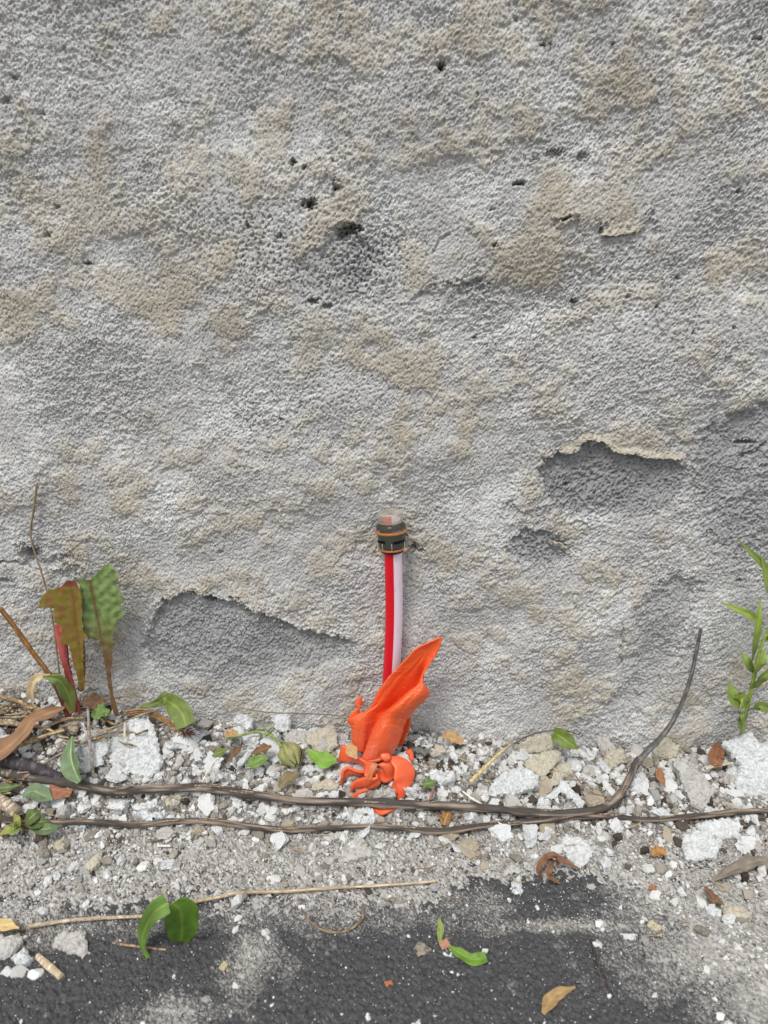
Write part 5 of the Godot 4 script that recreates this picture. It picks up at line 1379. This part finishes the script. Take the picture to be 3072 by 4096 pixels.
	# curled strips: front edge and back edge, in pixels of a closer enlargement and millimetres above the ground
	var strips := [
		[[210, 1105, 5, 330, 1112, 8, 450, 1125, 10, 540, 1150, 10, 595, 1210, 9, 600, 1290, 8, 555, 1325, 7, 450, 1310, 6, 360, 1312, 6, 285, 1370, 4, 240, 1470, 1], [265, 875, 18, 330, 905, 18, 420, 1010, 20, 560, 1090, 21, 640, 1150, 20, 650, 1230, 18, 590, 1270, 15, 470, 1255, 14, 350, 1205, 14, 270, 1260, 13, 265, 1360, 9]],
		[[380, 1580, 2, 440, 1520, 5, 540, 1490, 7, 640, 1475, 9, 715, 1430, 10, 735, 1380, 11, 715, 1330, 12], [400, 1480, 10, 460, 1410, 13, 560, 1375, 15, 650, 1360, 17, 740, 1370, 17, 790, 1350, 17, 760, 1290, 18]],
		[[650, 1530, 3, 740, 1500, 5, 825, 1440, 8, 800, 1330, 13], [640, 1480, 8, 715, 1432, 10, 738, 1380, 12, 720, 1325, 14]],
		[[775, 1175, 20, 850, 1190, 20, 905, 1260, 16, 915, 1350, 10, 880, 1420, 7, 830, 1385, 9, 795, 1320, 12, 775, 1260, 15], [930, 1130, 20, 990, 1145, 20, 1040, 1210, 16, 1050, 1310, 10, 1000, 1390, 7, 960, 1350, 9, 930, 1290, 12, 910, 1230, 15]],
		[[960, 1090, 22, 1010, 1150, 21, 1060, 1230, 20, 1050, 1370, 17, 1075, 1450, 13, 1110, 1560, 9, 1105, 1690, 3], [1020, 1045, 21, 1150, 1060, 20, 1260, 1130, 18, 1345, 1260, 13, 1310, 1420, 8, 1220, 1560, 5, 1160, 1690, 1]],
		[[1015, 1490, 8, 1050, 1560, 5, 1085, 1640, 2], [1050, 1390, 16, 1075, 1460, 12, 1105, 1570, 8]],
		[[1225, 975, 18, 1270, 1020, 16, 1285, 1090, 14], [1285, 930, 18, 1320, 1010, 15, 1315, 1120, 12]],
		[[730, 1845, 3, 830, 1910, 5, 930, 1890, 6, 1060, 1830, 5], [740, 1812, 3, 830, 1820, 4, 930, 1820, 5, 1060, 1812, 4]],
		[[430, 1660, 2, 450, 1610, 4, 520, 1560, 6, 600, 1545, 7], [520, 1655, 2, 530, 1610, 4, 570, 1575, 6, 640, 1550, 7]],
		[[600, 1130, 22, 620, 1200, 19, 600, 1290, 16, 610, 1340, 15], [720, 1130, 22, 700, 1220, 19, 680, 1300, 16, 650, 1350, 15]],
		[[845, 1010, 29, 855, 1060, 28, 900, 1095, 26], [965, 1000, 28, 978, 1060, 27, 945, 1100, 25]]]
	for s in strips:
		var a := PackedVector3Array()
		var b := PackedVector3Array()
		for k in range(0, s[0].size(), 3): a.append(H2(s[0][k], s[0][k + 1], s[0][k + 2] * 0.001))
		for k in range(0, s[1].size(), 3): b.append(H2(s[1][k], s[1][k + 1], s[1][k + 2] * 0.001))
		part("curled_strip", ribbon(a, b, 0.0021, pd, 64, 7, 0.0005).mesh(base), om, d)
	var pale := func(u: float, t: float): return lin(226, 130, 84).lerp(lin(150, 120, 105), smoothstep(0.85, 1.0, t) * 0.7 + 0.2 * nz.get_noise_2d(u * 40.0, t * 60.0))
	part("torn_sliver", ribbon(PackedVector3Array([H2(622, 1390, 0.016), H2(650, 1310, 0.021), H2(680, 1230, 0.025), H2(700, 1140, 0.028)]), PackedVector3Array([H2(690, 1400, 0.016), H2(715, 1310, 0.021), H2(750, 1240, 0.025), H2(785, 1160, 0.028)]), 0.0020, pale, 20, 4, 0.0010).mesh(base), om, d, "dusty pale orange sliver hanging in the middle of the curls")
	part("rolled_lip", sweep(PackedVector3Array([Q(372, 1490, 50), Q(440, 1502, 55), Q(530, 1500, 58), Q(610, 1485, 58), Q(660, 1445, 58), Q(705, 1470, 54)]), [0.0008, 0.0013, 0.0015, 0.0016, 0.0022, 0.0018], 40, 10, 0.05, func(_s, _t): return dusty).mesh(base), om, d)

# ------------------------------------------------------------------ the white and red tube with its end cap
func lathe(g: Geo, at: Vector3, ax: Vector3, prof: Array, seg: int, col: Color) -> void:   # profile pairs: radius, height (mm)
	var e1 := Vector3.RIGHT.slide(ax).normalized()
	var e2 := ax.cross(e1)
	var o := g.v.size()
	var n := prof.size() / 2
	for k in n:
		for s in seg:
			var a := TAU * s / seg
			g.p(at + ax * prof[k * 2 + 1] * 0.001 + (e1 * cos(a) + e2 * sin(a)) * prof[k * 2] * 0.001, col)
	for k in n - 1:
		for s in seg:
			var s2 := (s + 1) % seg
			g.quad(o + k * seg + s, o + k * seg + s2, o + (k + 1) * seg + s2, o + (k + 1) * seg + s)

func build_tube() -> void:
	var pts := PackedVector3Array([P(1548, 2990, 0.0155), P(1556, 2830, 0.0148), P(1566, 2690, 0.0142), P(1573, 2560, 0.0142), P(1576, 2440, 0.0143), P(1575, 2320, 0.0145), P(1572, 2200, 0.0150), P(1569, 2130, 0.0148), P(1566, 2075, 0.0146)])
	var base := pts[0]
	var d := thing("capped_tube", base, "white and red striped plastic tube with a clear end cap against the wall", "tube")
	var wm := mat(0.35, 0.0, 0.05, Color.WHITE, 0.5)
	wm.subsurf_scatter_enabled = true
	wm.subsurf_scatter_strength = 0.25
	var r := 0.0066
	# angle 0 points at the viewer (towards +z); the red half is on the left
	var red := lin(214, 16, 34)
	var white := lin(230, 206, 220)
	for q in [["white_half", white, 0.0], ["red_half", red, 1.0]]:
		var c: Color = q[1]
		var specks := func(s, t): 
			var k := nz2.get_noise_2d(s * 300.0, t * 900.0)
			return c * (0.75 if k > 0.82 else 1.0)
		# find which way the angle runs
		var a0: float = -0.12 + PI * q[2]
		var g := sweep(pts, [r, r], 60, 24, 0.0, specks, a0, a0 + PI, false)
		var o := g.v.size()
		for s in 25: g.p(g.v[60 * 25 + s], c)
		for s in range(1, 24): g.tri(o, o + s, o + s + 1)
		part(q[0], g.mesh(base), wm, d, "red half on the left" if q[2] == 1.0 else "milky white half on the right")
	# the end cap: clear shell, black seals, orange rings
	var foot := P(1570, 2200, 0.0150)
	var ax := (P(1559, 2040, 0.0142) - foot).normalized()
	var clear := StandardMaterial3D.new()
	clear.albedo_color = Color(0.80, 0.80, 0.72, 0.07)
	clear.transparency = BaseMaterial3D.TRANSPARENCY_ALPHA
	clear.roughness = 0.1
	clear.metallic_specular = 0.2
	var milky := StandardMaterial3D.new()
	milky.albedo_color = Color(0.74, 0.72, 0.66, 0.42)
	milky.transparency = BaseMaterial3D.TRANSPARENCY_ALPHA
	milky.roughness = 0.3
	milky.clearcoat_enabled = true
	milky.clearcoat = 1.0
	milky.clearcoat_roughness = 0.05
	var black := mat(0.22, 0.0, 0.05, Color.WHITE, 0.35)
	var g := Geo.new()
	lathe(g, foot, ax, [9.5, 2.2, 11.0, 3.2, 11.9, 5.0, 11.9, 13.5, 11.6, 14.2, 11.6, 16.0, 11.2, 18.5, 10.2, 20.8, 9.55, 22.3], 48, Color.WHITE)
	var cap := part("end_cap", g.mesh(base), clear, d)
	g = Geo.new()
	lathe(g, foot, ax, [9.55, 22.3, 9.4, 27.4], 48, Color.WHITE)
	lathe(g, foot, ax, [9.4, 27.4, 9.3, 28.6, 8.6, 29.5, 7.9, 29.3, 7.4, 28.9, 4.0, 28.8, 0.01, 28.8], 48, Color.WHITE)
	part("cap_lid", g.mesh(base), milky, cap)
	g = Geo.new()
	lathe(g, foot, ax, [8.3, 22.0, 9.3, 22.0, 9.3, 22.5, 8.3, 22.5, 8.3, 22.0], 48, lin(120, 120, 108))
	part("lid_seam", g.mesh(base), black, cap)
	var parts := [
		["seal_ring", [7.2, 17.2, 9.2, 17.0, 10.7, 17.6, 10.9, 18.6, 10.0, 20.4, 8.8, 21.2, 7.2, 21.0, 7.2, 17.2], lin(15, 16, 17)],
		["orange_ring", [10.4, 14.3, 11.75, 14.3, 11.95, 14.9, 11.95, 15.9, 11.7, 16.3, 10.4, 16.3, 10.4, 14.3], lin(176, 116, 66)],
		["inner_collar", [7.4, 2.6, 9.6, 3.4, 10.2, 5.0, 10.2, 12.6, 9.6, 13.6, 7.4, 13.6, 7.4, 2.6], lin(34, 40, 42)],
		["lower_ring", [7.0, 0.9, 9.6, 0.9, 10.2, 1.5, 10.2, 2.3, 9.6, 2.6, 7.0, 2.6, 7.0, 0.9], lin(178, 112, 68)],
		["release_collar", [6.7, -1.2, 8.0, -1.0, 9.0, -0.2, 9.2, 0.8, 6.7, 0.8, 6.7, -1.2], lin(24, 24, 26)]]
	for q in parts:
		g = Geo.new()
		lathe(g, foot, ax, q[1], 48, q[2])
		part(q[0], g.mesh(base), black, cap)
	# window slots in the clear shell, with black behind
	var e1 := Vector3.RIGHT.slide(ax).normalized()
	var e2 := ax.cross(e1)
	var front := -e2 if e2.z < 0.0 else e2
	for q in [[-0.98, -0.42, 9.0, 10.6], [0.08, 0.86, 8.7, 10.3], [1.6, 2.4, 8.8, 10.4]]:
		var rows := []
		for k in 12:
			var a := lerpf(q[0], q[1], k / 11.0)
			var dir := e1 * sin(a) + front * cos(a)
			rows.append(PackedVector3Array([foot + ax * q[2] * 0.001 + dir * 0.01212, foot + ax * (q[2] + q[3]) * 0.0005 + dir * 0.01212, foot + ax * q[3] * 0.001 + dir * 0.01212]))
		g = Geo.new()
		sheet(g, rows, 0.0004, func(_u, _t): return lin(16, 16, 17))
		part("window_slot", g.mesh(base), black, cap)
	for a in [-0.62, -0.02, 0.86]:
		var dir := e1 * sin(a) + front * cos(a)
		g = sweep(PackedVector3Array([foot + ax * 0.0034 + dir * 0.0114, foot + ax * 0.0060 + dir * 0.0120, foot + ax * 0.0085 + dir * 0.0120]), [0.0003, 0.0003, 0.0003], 8, 6, 0.0, func(_s, _t): return lin(170, 172, 162))
		part("shell_rib", g.mesh(base), black, cap)
	# a lump of pink sealant on the lower ring
	var lump := part("sealant_blob", stone_mesh(2, 0.05, 77, 0.9), mat(0.5, 0.0, 0.05, Color(0.88, 0.72, 0.70), 0.4), cap)
	lump.position = foot + ax * 0.0016 + e1 * 0.0088 + front * 0.0052 - base
	lump.scale = Vector3(0.0022, 0.0020, 0.0018)

# ------------------------------------------------------------------ scene
func _ready() -> void:
	rng.seed = 20240611
	var cam := Camera3D.new()
	cam.name = "camera"
	var attr := CameraAttributesPhysical.new()
	attr.frustum_focal_length = 12.0 / T
	attr.frustum_focus_distance = 0.515
	attr.frustum_near = 0.02
	attr.frustum_far = 200.0
	attr.exposure_aperture = 12.0 / T / 3.4
	cam.attributes = attr
	cam.fov = rad_to_deg(2.0 * atan(T))
	cam.near = 0.02
	cam.far = 200.0
	cam.position = CAM
	cam.rotation_degrees = Vector3(-PITCH, 0, 0)
	add_child(cam)
	cam.current = true
	var env := Environment.new()
	env.background_mode = Environment.BG_SKY
	var sky := Sky.new()
	var sm := ProceduralSkyMaterial.new()
	sm.sky_top_color = Color(0.83, 0.84, 0.86)
	sm.sky_horizon_color = Color(0.79, 0.79, 0.79)
	sm.sky_curve = 0.2
	sm.ground_bottom_color = Color(0.25, 0.25, 0.25)
	sm.ground_horizon_color = Color(0.5, 0.5, 0.5)
	sky.sky_material = sm
	env.sky = sky
	env.tonemap_mode = Environment.TONE_MAPPER_LINEAR
	env.tonemap_exposure = 1.58
	env.sdfgi_enabled = true
	env.ssao_enabled = true
	env.ssil_enabled = true
	var we := WorldEnvironment.new()
	we.name = "world"
	we.environment = env
	add_child(we)
	var sun := DirectionalLight3D.new()
	sun.name = "sun"
	sun.light_energy = 0.5
	sun.light_color = Color(1.0, 0.98, 0.95)
	sun.light_angular_distance = 18.0
	sun.shadow_enabled = true
	sun.rotation_degrees = Vector3(-58, -25, 0)
	add_child(sun)

	nz.noise_type = FastNoiseLite.TYPE_SIMPLEX
	nz.frequency = 0.05
	nz.fractal_octaves = 2
	nz.seed = 9
	nz2.noise_type = FastNoiseLite.TYPE_SIMPLEX
	nz2.frequency = 0.09
	nz2.fractal_octaves = 2
	nz2.seed = 19
	noise_fine = noise_tex(0.03, 4, 2)
	noise_grain = noise_tex(0.045, 2, 12, FastNoiseLite.TYPE_CELLULAR)
	# where the rubble meets the wall, and where it ends on the asphalt
	for q in [[-400, 2780], [0, 2780], [300, 2815], [600, 2885], [880, 2890], [1100, 2930], [1400, 2945], [1600, 2920], [1900, 2960], [2250, 3005], [2500, 3002], [2700, 3010], [3072, 2985], [3500, 2985]]:
		var p := P(q[0], q[1], 0.0)
		contact_x.append(p.x); contact_y.append(p.y)
	for q in [[-400, 3800], [0, 3790], [300, 3700], [600, 3640], [900, 3630], [1200, 3625], [1500, 3650], [1750, 3640], [2000, 3600], [2450, 3640], [2700, 3700], [2900, 3850], [3072, 3960], [3500, 4050]]:
		var p := Y(q[0], q[1], 0.0)
		edge_x.append(p.x); edge_z.append(p.z)
	dark_at = Y(2230, 3590, 0.0)
	for b in [[150, 2900, 260, 120, 1.1], [420, 2880, 160, 60, 0.8], [60, 3250, 200, 110, 0.8], [1650, 3030, 130, 60, 0.8], [1780, 3080, 100, 60, 0.6], [2450, 3120, 220, 60, 0.5], [450, 3360, 60, 30, 0.6], [1980, 3250, 300, 30, 0.4], [2750, 3270, 200, 40, 0.5], [130, 3760, 120, 60, 0.5], [1900, 3400, 100, 30, 0.3], [3050, 3480, 80, 60, 0.6]]:
		var c := G(b[0], b[1], 0.0)
		var e := G(b[0] + b[2], b[1], 0.0)
		var f := G(b[0], b[1] + b[3], 0.0)
		soils.append([c.x, c.z, absf(e.x - c.x) + 0.002, absf(f.z - c.z) + 0.006, b[4]])

	var t0 := Time.get_ticks_msec()
	build_wall()
	print("wall ", Time.get_ticks_msec() - t0)
	build_ground()
	print("ground ", Time.get_ticks_msec() - t0)
	build_tube()
	build_duct()
	build_twigs()
	build_litter()
	build_flakes()
	build_leaves()
	print("things ", Time.get_ticks_msec() - t0)
	build_chips()
	build_aggregate()
	build_grains()
	print("all ", Time.get_ticks_msec() - t0)
